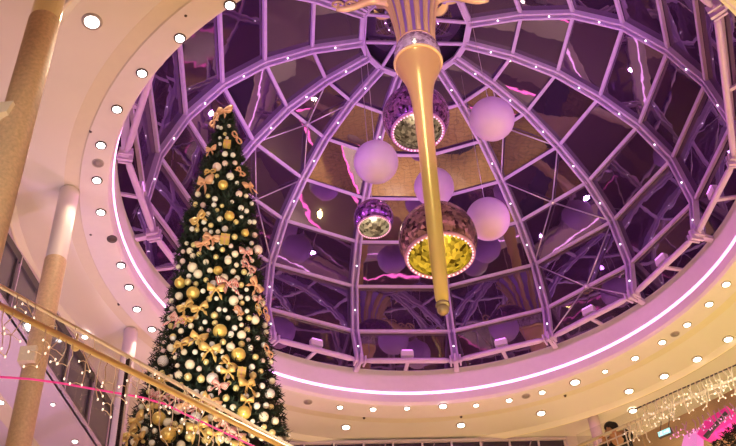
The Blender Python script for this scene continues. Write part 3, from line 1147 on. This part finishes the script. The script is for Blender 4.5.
bn = Vector((bd.y, -bd.x, 0))


def bw(s, z, off=0.0):
    return B0 + bd * s + bn * off + Vector((0, 0, z))


# plain wall from the end of the glazing to the corner and down
k_end = 4.4
b = MB()
b.box(wl(LW + k_end / 2 - .3, 11.2, -.1), wd * (k_end / 2), wn * .1, Vector((0, 0, 11.4)))
struct(b.build('wall_left', 'plaster'))
# soffit of the lower gallery behind the glazing line
q = [wl(-16, ZB, .0), wl(LW, ZB, .0), wl(LW, ZB, -14), wl(-16, ZB, -14)]
b = MB()
b.add(q + [v + Vector((0, 0, .1)) for v in q], [(0, 1, 2, 3), (7, 6, 5, 4), (0, 4, 5, 1), (1, 5, 6, 2), (2, 6, 7, 3), (3, 7, 4, 0)])
struct(b.build('trim_2', 'soffit'))
b = MB()
b.box(wl(mid, ZB - .012, -2.35), wd * hl, wn * .32, Vector((0, 0, .012)))
b.box(wl(mid, ZB - .012, -5.6), wd * hl, wn * 1.3, Vector((0, 0, .012)))  # wide band paints in the warm light on the outer soffit
struct(b.build('trim_3', 'soffit_cream'))
for x, y, l in ((75, 441, 'on the lavender soffit below the dark glazing'), (1, 402, 'on the pale soffit at the left edge'), (53, 404, 'on the lavender soffit just right of the slim column')):
    downlight(x, y, .13 if x != 53 else .09, 'small downlight ' + l, 'downlights in the lower soffit', 'lamp_cool', ZB - .01)
# glowing ball added for a lamp's reflection in the glass
pl = at_plane(28.5, 327, wl(0, 0, .05), wn)
t = thing('bulkhead_lamp', 'round white lamp fixed to the dark glazing above the brass handrail', 'lamp', pl)
b = MB(); b.ball((0, 0, 0), .13, 16, 10); b.build('glass_globe', 'lamp_cool', t)
b = MB(); b.box(-wn * .06, wd * .1, wn * .05, Vector((0, 0, .1))); b.build('backplate', 'trim', t)

# ------------------------------------------------------------------ back wall glazing under the ceiling
b = MB()
b.box(bw(3.0, 21.3, -.08), bd * 8.9, bn * .02, Vector((0, 0, 1.3)))
w2 = struct(b.build('window_2', 'back_pane'))
b = MB()
s = -5.7
while s < 12:
    b.box(bw(s, 21.3, 0), bd * .035, bn * .06, Vector((0, 0, 1.3)))
    s += 1.26
b.box(bw(3.0, 22.52, 0), bd * 8.9, bn * .06, Vector((0, 0, .06)))
b.build('window_frame', 'frame_light', w2)
b = MB()
s = -5.2
while s < 12:
    b.beam(bw(s, 20.0, -.03), bw(s + .9, 22.5, -.03), .05, .05, bn)
    s += 2.1
b.build('braces', 'steel_web', w2)
b = MB()
b.box(bw(3.0, 9.0, -.1), bd * 14, bn * .1, Vector((0, 0, 10.8)))
struct(b.build('wall_back', 'wallp'))
b = MB()
b.box(bw(14.4, 21.2, -.1), bd * 2.6, bn * .1, Vector((0, 0, 1.42)))
struct(b.build('trim_4', 'plaster'))

# ------------------------------------------------------------------ lower storeys (seen in the panes)
b = MB()
b.box((2, 14, -1.7), (24, 0, 0), (0, 27, 0), (0, 0, .1))
struct(b.build('floor', 'floor'))
b = MB(); b.box((24, 14, 10.5), (.1, 0, 0), (0, 27, 0), (0, 0, 12.1)); struct(b.build('wall_right', 'wallp'))
b = MB(); b.box((2, -13, 10.5), (24, 0, 0), (0, .1, 0), (0, 0, 12.1)); struct(b.build('wall_front', 'wallp'))
b = MB(); b.box((-24.5, 14, 9), (.1, 0, 0), (0, 27, 0), (0, 0, 11)); struct(b.build('wall_side', 'wallp'))
gal = [('back', [bw(-5.5, 0, 1.6), bw(12, 0, 1.6), bw(12, 0, 0), bw(-5.5, 0, 0)]),
       ('right', [Vector((17, 6, 0)), Vector((17, 36, 0)), Vector((23.8, 36, 0)), Vector((23.8, 6, 0))]),
       ('front', [Vector((-8, -9, 0)), Vector((16, -9, 0)), Vector((16, -12.8, 0)), Vector((-8, -12.8, 0))])]
n_tr = 20
for nm_, q in gal:
    for zg in (3.4, 8.6, 13.8):
        if nm_ == 'back' and zg > 14:
            continue
        b = MB()
        lo = [v + Vector((0, 0, zg - .35)) for v in q]
        hi = [v + Vector((0, 0, zg)) for v in q]
        b.add(lo + hi, [(0, 1, 2, 3), (7, 6, 5, 4), (0, 4, 5, 1), (1, 5, 6, 2), (2, 6, 7, 3), (3, 7, 4, 0)])
        struct(b.build('trim_%d' % n_tr, 'plaster'))
        n_tr += 1
        b = MB()
        out = (q[0] - q[3]).normalized()
        b.beam(q[0] + out * .06 + Vector((0, 0, zg - .15)), q[1] + out * .06 + Vector((0, 0, zg - .15)), .12, .12, (0, 0, 1))
        tag(b.build('led_tube', 'pink_led_bright'), 'pink light tube along the %s gallery edge, %s storey' % (nm_, {3.4: 'first', 8.6: 'second', 13.8: 'third'}[zg]), 'light tube', 'pink light tubes on gallery edges')

# planters standing on the hall floor, mirrored in the upper panes
for k, (x, y, R_) in enumerate(((3, 20, 1.5), (9, 15, 1.2), (14, 24, 1.6), (-2, 12, 1.3), (7, 34, 1.4), (-9, 24, 1.2))):
    t = thing('planter', 'round dark planter with a bushy shrub on the hall floor, ' + ('under the spire', 'right of the hall centre', 'far right', 'near the viewer', 'by the back wall', 'by the left columns')[k], 'planter', (x, y, -1.6), 'planters on the hall floor')
    b = MB(); b.lathe([(0, 0), (R_ * .8, 0), (R_, .8), (R_ * .92, .8), (R_ * .9, .7), (0, .7)], n=28); b.build('pot', 'frame_dark', t)
    b = MB()
    for j in range(160):
        a_, e_ = rnd.uniform(0, 2 * PI), rnd.uniform(.1, 1.4)
        d_ = Vector((math.cos(a_) * math.cos(e_), math.sin(a_) * math.cos(e_), math.sin(e_)))
        p_ = Vector((0, 0, .8)) + d_ * R_ * rnd.uniform(.3, .9)
        w_ = d_.cross(Vector((rnd.uniform(-1, 1), rnd.uniform(-1, 1), .4))).normalized() * .09
        b.add([p_ - w_, p_ + d_ * .2 + w_, p_ + d_ * .5, p_ + d_ * .2 - w_ * 1.4], [(0, 1, 2, 3)])
    b.build('foliage', 'needle', t)

# ------------------------------------------------------------------ left glass railing with brass handrail
R0, R1 = at_z(0, 286, 4.0), at_z(290, 446, 4.0)
rd = (R1 - R0); rd.z = 0; rd.normalize()
rn = Vector((rd.y, -rd.x, 0))
if rn.dot(-R0) < 0:
    rn = -rn                          # towards the viewer
Ra, Rb = R0 - rd * 1.2, R1 + rd * 1.2
rail = thing('glass_railing', 'glass railing with brass handrail crossing in front of the tree at lower left', 'railing', (R0.x, R0.y, 2.9))
ro_ = -Vector((R0.x, R0.y, 2.9))


def rp_(mb, name, m):
    o = mb.build(name, m, rail)
    o.location = ro_
    return o


Lr = (Rb - Ra).length
post_pt = at_plane(126, 375, R0, rn)
sp0 = (post_pt - Ra).dot(rd)
cuts = [0, sp0 - 1.9, sp0, sp0 + 1.9, Lr]
cuts = sorted(c for c in cuts if 0 <= c <= Lr)
for c0_, c1_ in zip(cuts, cuts[1:]):
    b = MB()
    a_, b_ = Ra + rd * (c0_ + .015), Ra + rd * (c1_ - .015)
    b.box((a_ + b_) / 2 + Vector((0, 0, -.56)), (b_ - a_) / 2, rn * .006, Vector((0, 0, .54)))
    rp_(b, 'glass_panel', 'rail_glass')
b = MB(); b.beam(Ra, Rb, .022, .018, (0, 0, 1)); rp_(b, 'top_rail', 'cord')
b = MB()
G0, G1 = at_z(0, 306, 3.8), at_z(232, 421, 3.8)
gd = (G1 - G0).normalized()
b.tube([G0 - gd * 1.3, G1 + gd * 2.2], 0.021, 14)
rp_(b, 'handrail', 'brass')
for s_ in (sp0 - 1.9, sp0):
    pp = Ra + rd * s_
    b = MB()
    b.beam(pp + Vector((0, 0, -1.1)), pp + Vector((0, 0, -.02)), .008, .03, rn)
    rp_(b, 'post', 'post')
    b = MB()
    b.beam(pp + rd * .014 + Vector((0, 0, -1.1)), pp + rd * .014 + Vector((0, 0, -.02)), .016, .03, rn)
    rp_(b, 'post_cover', 'frame_light')
kb = at_plane(75.5, 347, G0 + rn * .0, rn)
b = MB(); b.ball(kb, .028, 14, 10); b.tube([kb, kb + Vector((0, 0, .1))], .008, 8)
rp_(b, 'handrail_bracket', 'brass')
b = MB()
q = [Ra - rn * .02, Rb - rn * .02, Rb - rn * 2.2, Ra - rn * 2.2]
lo = [v + Vector((0, 0, -1.35)) for v in q]; hi = [v + Vector((0, 0, -1.1)) for v in q]
b.add(lo + hi, [(0, 1, 2, 3), (7, 6, 5, 4), (0, 4, 5, 1), (1, 5, 6, 2), (2, 6, 7, 3), (3, 7, 4, 0)])
struct(b.build('trim_%d' % n_tr, 'plaster')); n_tr += 1
# glowing tube added for a pink light reflected in the railing glass
pts = [at_plane(x, y, R0 - rn * .06, rn) for x, y in ((-20, 376), (0, 377), (30, 379), (60, 383), (105, 391), (140, 397), (165, 404), (185, 414), (215, 428), (255, 447), (275, 458))]
b = MB(); b.tube(pts, .007, 8)
tag(b.build('light_rope', 'pink_led'), 'glowing pink light rope strung along the glass railing in front of the tree', 'light rope')


def icicle(cord_m, t, start, ln, rr, rng, side, bulb_me, loc0, br=3):
    cord_mb = MB()
    p = Vector(start)
    pts = [p.copy()]
    n = max(3, int(ln / .07))
    for j in range(n):
        p = p + Vector((0, 0, -ln / n)) + side * rng.uniform(-.035, .035)
        pts.append(p.copy())
        if j and rng.random() < .65 and br:
            e = p + side * rng.choice((-1, 1)) * rng.uniform(.05, .11) + Vector((0, 0, rng.uniform(-.05, .03)))
            cord_mb.tube([p, (p + e) / 2 + Vector((0, 0, .012)), e], rr * .8, 5)
            o = bpy.data.objects.new('bulb', bulb_me)
            COL.objects.link(o); o.parent = t; o.location = e - loc0
    cord_mb.tube(pts, rr, 5)
    co = cord_mb.build('cord', cord_m, t); co.location = -loc0
    o = bpy.data.objects.new('bulb', bulb_me)
    COL.objects.link(o); o.parent = t; o.location = pts[-1] - loc0


rng = random.Random(11)


def bulb_mesh(r, m):
    b = MB(); b.ball((0, 0, 0), r, 8, 6, (1, 1, 1.7))
    return b.mesh('bulb', m)


bs = bulb_mesh(.0055, 'bulb')
loc0 = R0.copy()
t = thing('icicle_lights', 'icicle fairy lights hanging sparsely from the brass handrail at lower left', 'string lights', loc0)
for x in (4, 14, 24, 46, 60, 66, 73, 82, 92, 102, 109, 116, 134, 142, 150, 158, 167, 176, 186, 196, 206, 216, 226, 236):
    g = at_plane(x, 306 + x * .497, G0 + rn * .03, rn)
    icicle('cord', t, g, rng.uniform(.14, .42), .0034, rng, rd, bs, loc0, 2)
t = thing('icicle_lights', 'short icicle fairy lights hanging from the thin top edge of the left railing', 'string lights', loc0)
for x in (18, 27, 35, 57, 76, 92, 140, 156, 165, 182, 188, 205, 221, 243, 262):
    g = at_plane(x, 286 + x * .535, R0 + rn * .02, rn)
    icicle('cord', t, g, rng.uniform(.08, .15), .0032, rng, rd, bs, loc0, 1)

# ------------------------------------------------------------------ right gallery: railing, icicles, bulkhead, signs, person
Q0, Q1 = at_z(590, 441, 9.0), at_z(736, 378, 9.0)
qd = (Q1 - Q0); qd.z = 0; qd.normalize()
qn = Vector((qd.y, -qd.x, 0))
if qn.dot(-Q0) < 0:
    qn = -qn
Qa, Qb = Q0 - qd * .25, Q1 + qd * 1.6
rail2 = thing('glass_railing', 'glass railing hung with warm icicle lights on the right-hand gallery', 'railing', (Q0.x, Q0.y, 7.9))
qo = -Vector((Q0.x, Q0.y, 7.9))
ZR = 9.0
b = MB(); b.tube([Qa, Qb], .03, 10); o = b.build('handrail', 'cord', rail2); o.location = qo
L2 = (Qb - Qa).length
k = 0
while k * 1.2 < L2:
    a_, b_ = Qa + qd * (k * 1.2 + .02), Qa + qd * (min(L2, (k + 1) * 1.2) - .02)
    b = MB()
    b.box((a_ + b_) / 2 + Vector((0, 0, -.43)), (b_ - a_) / 2, qn * .006, Vector((0, 0, .65)))
    o = b.build('glass_panel', 'rail_glass', rail2); o.location = qo
    k += 1
b = MB()
b.beam(Qa + qd * 1.2 + Vector((0, 0, .22)), Qb + Vector((0, 0, .22)), .02, .016, (0, 0, 1)); o = b.build('top_edge', 'frame_dark', rail2); o.location = qo
# the grid at the near end, in front of the person
b = MB()
for zz in (-.14, -.30, -.46):
    b.beam(Qa + Vector((0, 0, zz)), Qa + qd * .95 + Vector((0, 0, zz)), .02, .02, (0, 0, 1))
for s_ in (0.02, .2, .38, .56, .74, .92):
    b.beam(Qa + qd * s_ + Vector((0, 0, -1.08)), Qa + qd * s_, .018, .018, qd)
o = b.build('grid_panel', 'colwhite', rail2); o.location = qo
b = MB()
q = [Qa + qn * .05, Qb + qn * .05, Qb - qn * 3.0, Qa - qn * 3.0]
lo = [v + Vector((0, 0, -1.5)) for v in q]; hi = [v + Vector((0, 0, -1.1)) for v in q]
b.add(lo + hi, [(0, 1, 2, 3), (7, 6, 5, 4), (0, 4, 5, 1), (1, 5, 6, 2), (2, 6, 7, 3), (3, 7, 4, 0)])
struct(b.build('trim_%d' % n_tr, 'bulkhead')); n_tr += 1
b2 = bulb_mesh(.010, 'bulb')
b3 = bulb_mesh(.010, 'bulb_pink')
for lab, m_, s0, s1, st, zz in (('warm white icicle lights netted along the right-hand gallery handrail', b2, 1.0, L2 - .4, .085, 0.0),
                                ('pink icicle lights hanging along the magenta sign at lower right', b3, 1.75, L2 - .4, .10, -.42)):
    loc0 = Q0.copy()
    t = thing('icicle_lights', lab, 'string lights', loc0)
    s_ = s0
    while s_ < s1:
        g = Qa + qd * s_ + qn * (.05 if zz == 0 else .07) + Vector((0, 0, zz + (.2 if (zz == 0 and s_ > 1.3) else 0)))
        icicle('cord' if zz == 0 else 'rim', t, g, rng.uniform(.28, .5) if zz == 0 else rng.uniform(.15, .3), .011, rng, qd, m_, loc0, 2)
        s_ += st * rng.uniform(.8, 1.2)
# magenta sign box behind the glass
n_up = qn
pM = [at_plane(x, y, Qa - qn * .5, qn) for x, y in ((697, 434), (704, 421), (727, 406), (733, 411), (732, 422), (706, 438))]
mc = sum(pM, Vector()) / 6
t = thing('light_box', 'magenta glowing light box with a dark slot behind the right-hand railing', 'sign', mc)


def prism(pts, depth, c):
    b = MB()
    n = len(pts)
    f = [v - c for v in pts]
    k = [v - qn * depth for v in f]
    b.add(f + k, [tuple(range(n)), tuple(reversed(range(n, 2 * n)))] + [(i, i + n, (i + 1) % n + n, (i + 1) % n) for i in range(n)])
    return b


P = lambda lst, off: [at_plane(x, y, Qa - qn * off, qn) for x, y in lst]
prism(P(((697, 434), (704, 421), (727, 406), (733, 411), (732, 422), (706, 438)), .5), .25, mc).build('magenta_face', 'magenta', t)
prism(P(((681, 448), (684, 436), (696, 428), (697, 434), (697, 450)), .5), .25, mc).build('violet_face', 'violet_face', t)
prism(P(((703, 436), (725, 411), (728, 414), (706, 438)), .46), .06, mc).build('slot', 'frame_dark', t)
# brown bulkhead behind the sign
bc = at_plane(690, 440, Qa - qn * 1.2, qn)
o = prism(P(((585, 452), (632, 440), (676, 418), (760, 376), (775, 470), (585, 500)), 1.2), .2, bc).build('trim_%d' % n_tr, 'bulkhead', loc=bc); n_tr += 1
struct(o)
# cyan exit sign
ec = at_plane(665, 433, Qa - qn * .7, qn)
eu = Vector((0, 0, 1))
t = thing('exit_sign', 'small glowing cyan exit sign behind the icicle lights', 'sign', ec)
ed = (qd * 1.0).normalized()
b = MB(); b.box((0, 0, 0), ed * .125, qn * .03, eu * .055); b.build('housing', 'frame_dark', t)
b = MB(); b.box(qn * .032, ed * .115, qn * .004, eu * .047); b.build('face', 'cyan_sign', t)
b = MB()
# running figure and arrow in white
b.box(qn * .038 + ed * -.05 + eu * .028, ed * .010, qn * .002, eu * .010)
b.beam(qn * .038 + ed * -.052 + eu * .016, qn * .038 + ed * -.058 + eu * -.012, .014, .004, qn)
b.beam(qn * .038 + ed * -.058 + eu * -.012, qn * .038 + ed * -.035 + eu * -.034, .009, .004, qn)
b.beam(qn * .038 + ed * -.058 + eu * -.012, qn * .038 + ed * -.085 + eu * -.028, .009, .004, qn)
b.beam(qn * .038 + ed * 0.0, qn * .038 + ed * .085, .012, .004, qn)
b.beam(qn * .038 + ed * .09, qn * .038 + ed * .06 + eu * .022, .010, .004, qn)
b.beam(qn * .038 + ed * .09, qn * .038 + ed * .06 - eu * .022, .010, .004, qn)
b.build('pictogram', 'white_mark', t)
b = MB()
for s_ in (-.08, .08):
    b.beam(ed * s_ + eu * .05, ed * s_ + eu * .35 - qn * .2, .01, .01, qn)
b.build('hanger', 'frame_dark', t)
# dark garland at the lower right corner
gc = at_plane(728, 440, Qa + qn * .12, qn)
b = MB()
for k in range(2600):
    px_, py_ = rng.uniform(706, 770), rng.uniform(424, 480)
    if (px_ - 736) * 0.9 + (py_ - 424) < -1 + rng.uniform(-3, 3):
        continue
    p = at_plane(px_, py_, Qa + qn * rng.uniform(.08, .3), qn) - gc
    d_ = Vector((rng.uniform(-1, 1), rng.uniform(-1, 1), rng.uniform(-1, 1))).normalized()
    w_ = d_.cross(Vector((rng.uniform(-1, 1), rng.uniform(-1, 1), 1))).normalized() * .012
    b.add([p - w_, p + w_, p + d_ * rng.uniform(.06, .13)], [(0, 1, 2)])
o = b.build('fir_garland', 'garland', loc=gc)
tag(o, 'dark fir garland draped at the lower right corner below the magenta light box', 'garland')

# person leaning on the railing
hp = at_plane(610, 430, Qa - qn * .12, qn)           # head
side = qd
fw = qn                                             # faces the atrium
zf = ZR - 1.1
zh = hp.z
base = Vector((hp.x, hp.y, 0)) - fw * .55
per = thing('person', 'dark-haired person in black leaning over the right-hand railing, head bowed', 'person', (base.x, base.y, zf))
hl_ = hp - Vector((base.x, base.y, zf))


def skin_body(name, verts, edges, m, parent, sub=2):
    me = bpy.data.meshes.new(name)
    me.from_pydata([v for v, r in verts], edges, [])
    me.materials.append(M[m])
    o = bpy.data.objects.new(name, me)
    COL.objects.link(o)
    o.parent = parent
    md = o.modifiers.new('skin', 'SKIN')
    for sv, (v, r) in zip(me.skin_vertices[0].data, verts):
        sv.radius = r if isinstance(r, tuple) else (r, r)
    me.skin_vertices[0].data[0].use_root = True
    s2 = o.modifiers.new('sub', 'SUBSURF'); s2.levels = sub; s2.render_levels = sub
    return o


u = Vector((0, 0, 1))
H = hl_
pel = u * .92 - fw * .02
chest = pel.lerp(H, .62) - fw * .02
neck = pel.lerp(H, .84) + u * .04
V = [(pel, (.15, .11)), (pel.lerp(chest, .5), (.14, .10)), (chest, (.16, .11)), (neck, (.055, .055)),
     (H + u * -.02, (.075, .085)), (H + u * .07, (.07, .08)),
     (chest + side * .19 + u * .06, .06), (chest + side * .30 - u * .12 + fw * .14, .048), (H * .0 + Vector((0, 0, 1.06)) + fw * .52 + side * .18, .036), (Vector((0, 0, 1.08)) + fw * .58 + side * .13, .035),
     (chest - side * .19 + u * .06, .06), (chest - side * .30 - u * .12 + fw * .14, .048), (Vector((0, 0, 1.06)) + fw * .52 - side * .18, .036), (Vector((0, 0, 1.08)) + fw * .58 - side * .13, .035),
     (pel + side * .10 - u * .08, .095), (side * .11 + u * .48 + fw * .03, .065), (side * .11 + u * .08 - fw * .04, .045), (side * .12 + u * .04 + fw * .12, .04),
     (pel - side * .10 - u * .08, .095), (-side * .11 + u * .48 + fw * .03, .065), (-side * .11 + u * .08 - fw * .04, .045), (-side * .12 + u * .04 + fw * .12, .04)]
E_ = [(0, 1), (1, 2), (2, 3), (3, 4), (4, 5), (2, 6), (6, 7), (7, 8), (8, 9), (2, 10), (10, 11), (11, 12), (12, 13), (0, 14), (14, 15), (15, 16), (16, 17), (0, 18), (18, 19), (19, 20), (20, 21)]
skin_body('body', V, E_, 'skin', per)
Vc = [(v, (r[0] + .035, r[1] + .035) if isinstance(r, tuple) else r + .024) for v, r in V]
top_i = [0, 1, 2, 6, 7, 8, 10, 11, 12]
Vt = [Vc[i] for i in top_i]
skin_body('jacket', Vt, [(0, 1), (1, 2), (2, 3), (3, 4), (4, 5), (2, 6), (6, 7), (7, 8)], 'cloth', per)
leg_i = [0, 14, 15, 16, 18, 19, 20]
skin_body('trousers', [Vc[i] for i in leg_i], [(0, 1), (1, 2), (2, 3), (0, 4), (4, 5), (5, 6)], 'jean', per)
b = MB()
hb_ = H + u * .05
b.ball(hb_ - fw * .03 + u * .03, .105, 18, 12, (1.0, 1.0, .85))
b.ball(hb_ + u * .0 + side * .06 - fw * .03, .09, 14, 10)
b.build('hair', 'hair', per)
b = MB()
fc = H + fw * .085
for sx in (-1, 1):
    b.ball(fc + side * sx * .03 + u * .02, .010, 8, 6)
b.build('eyes', 'hair', per)
b = MB()
b.ball(fc + fw * .015 - u * .01, .016, 8, 6, (1, 1.2, 1.5))
for sx in (-1, 1):
    b.ball(H + side * sx * .085 + u * .01, .022, 8, 6, (.6, 1, 1.5))
b.build('nose_and_ears', 'skin', per)
for sx in (-1, 1):
    wr = Vector((0, 0, 1.08)) + fw * .58 + side * .13 * sx
    hand = [(wr, .03), (wr + fw * .05 - side * sx * .02, .036)]
    ed_ = [(0, 1)]
    for f_ in range(4):
        k0 = wr + fw * .09 + side * (f_ - 1.5) * .02
        i0 = len(hand)
        hand += [(k0, .010), (k0 + fw * .035 - u * .01, .009), (k0 + fw * .045 - u * .045, .008)]
        ed_ += [(1, i0), (i0, i0 + 1), (i0 + 1, i0 + 2)]
    i0 = len(hand)
    hand += [(wr + fw * .04 - side * sx * .05 - u * .01, .011), (wr + fw * .075 - side * sx * .06 - u * .02, .009)]
    ed_ += [(1, i0), (i0, i0 + 1)]
    skin_body('hand', hand, ed_, 'skin', per, 1)

# ------------------------------------------------------------------ light
w = bpy.data.worlds.new('night')
S.world = w
w.use_nodes = True
w.node_tree.nodes['Background'].inputs[0].default_value = (0.03, 0.02, 0.05, 1)
w.node_tree.nodes['Background'].inputs[1].default_value = 0.5


def light(name, kind, loc, col, power, size=.3, target=None, spot=None, sy=None):
    l = bpy.data.lights.new(name, kind)
    l.color = col
    l.energy = power
    if kind == 'AREA':
        l.size = size
        if sy:
            l.shape = 'RECTANGLE'
            l.size_y = sy
    else:
        l.shadow_soft_size = size
    if kind == 'SPOT':
        l.spot_size = spot or 1.6
        l.spot_blend = .6
    o = bpy.data.objects.new(name, l)
    COL.objects.link(o)
    o.location = loc
    if target is not None:
        o.rotation_euler = (Vector(target) - Vector(loc)).to_track_quat('-Z', 'Y').to_euler()
    return o


PUR = (0.64, 0.20, 1.0)
for i in range(NB):
    m = (node(i, 8) + node(i + 1, 8)) / 2
    om = (m - Vector((CX, CY, m.z))).normalized()
    light('dome_flood', 'SPOT', m + Vector((0, 0, .6)) - om * .1, PUR, 400, .12, (CX, CY, 31.5), 1.9)
    for sg in (-1, 1):
        am = math.atan2(m.x - CX, m.y - CY) + sg * 2.1
        light('cove_wash', 'SPOT', m + Vector((0, 0, .5)) - om * .25, (1.0, .24, .84), 850, .1, pol(10.7, am, 23.1), .62)  # added pink spots tint the curb evenly; no fittings there
for c, lc, lp in LIGHTS_IN:
    light('ball_lamp', 'POINT', c, lc, lp, .12)
for p in SPOTS:
    light('downlight_beam', 'SPOT', p + Vector((0, 0, -.08)), (1.0, .80, .52), 260, .1, p + Vector((0, 0, -5)), 1.9)


def bank(name, col, power, pts, cone=2.3):
    """a row of small lamps, each (place, aim)"""
    for a, t_ in pts:
        light(name, 'SPOT', a, col, power / len(pts), .14, t_, cone)


Y = 22.6
bank('gallery_uplight', (1.0, .95, .22), 5600, [((16.5, y, 10), (11, y, Y)) for y in (14, 20, 26, 32)])  # unseen lamps added to brighten and tint the ceiling
bank('gallery_uplight', (1.0, .70, .44), 1300, [((x, 36.6, 9.4), (x, 35, Y)) for x in (-2, 3, 8)])
bank('gallery_uplight', (1.0, .72, .52), 700, [((-14, y, 9), (-9, y + 2, Y)) for y in (8, 13, 18)])
bank('gallery_uplight', (.92, .46, 1.0), 4000, [((-5, y, 4), (-10, y + 2, Y)) for y in (21, 27)], 1.1)  # added lilac light for the left part of the ceiling
bank('soffit_uplight', (.85, .60, 1.0), 1500, [((-15, y, 14), (-14, y + 3, 20)) for y in (18, 26)])  # added out of view to turn the soffit lavender
bank('tree_flood', (1.0, .92, .78), 3600, [((1.5, 3, 5.5), (-3, 16, 13.5)), ((-6.5, 4, 9), (-3.5, 16, 14))], .95)  # added spots on the viewer's side brighten the tree
bank('hall_light', (1.0, .82, .56), 42000, [((x, y, 7.5), (x, y, -1.6)) for x in (-5, 2, 9, 16) for y in (9, 16, 22, 30)])  # unseen lamps added so the floor mirrors warm in the panes
bank('spire_flood', (1.0, .92, .62), 7600, [((-3, 10, 3), (2, 22.4, 26)), ((6, 9, 3), (2, 22.4, 28))], .6)  # added from below to brighten the spire
bank('spire_highlight', (1.0, .92, .74), 900, [((1.6, CY - r_, z_), (2, 22.4, z_ - 6)) for r_, z_ in ((9.3, 28.9), (8.2, 30.0), (6.6, 31.2))], .7)  # unseen spots added only for a streak down the spire
gq = (Qa + Qb) / 2
bank('rail_lamp', (1.0, .84, .58), 110, [(gq + qn * 1.6 + qd * e + Vector((0, 0, -1.2)), gq + qd * e) for e in (-1, .3, 1.6)], 1.6)  # added in front of the railing to brighten the cords
bank('shop_lamp', (1.0, .78, .48), 130, [(gq - qn * .3 + qd * e + Vector((0, 0, -.95)), gq - qn * 1.2 + qd * e + Vector((0, 0, -.1))) for e in (-1, .3, 1.6)])  # added behind the glass to brighten the bulkhead

S.view_settings.view_transform = 'Standard'
S.view_settings.look = 'None'
S.view_settings.exposure = -0.12
S.view_settings.gamma = 1
S.view_settings.use_curve_mapping = False
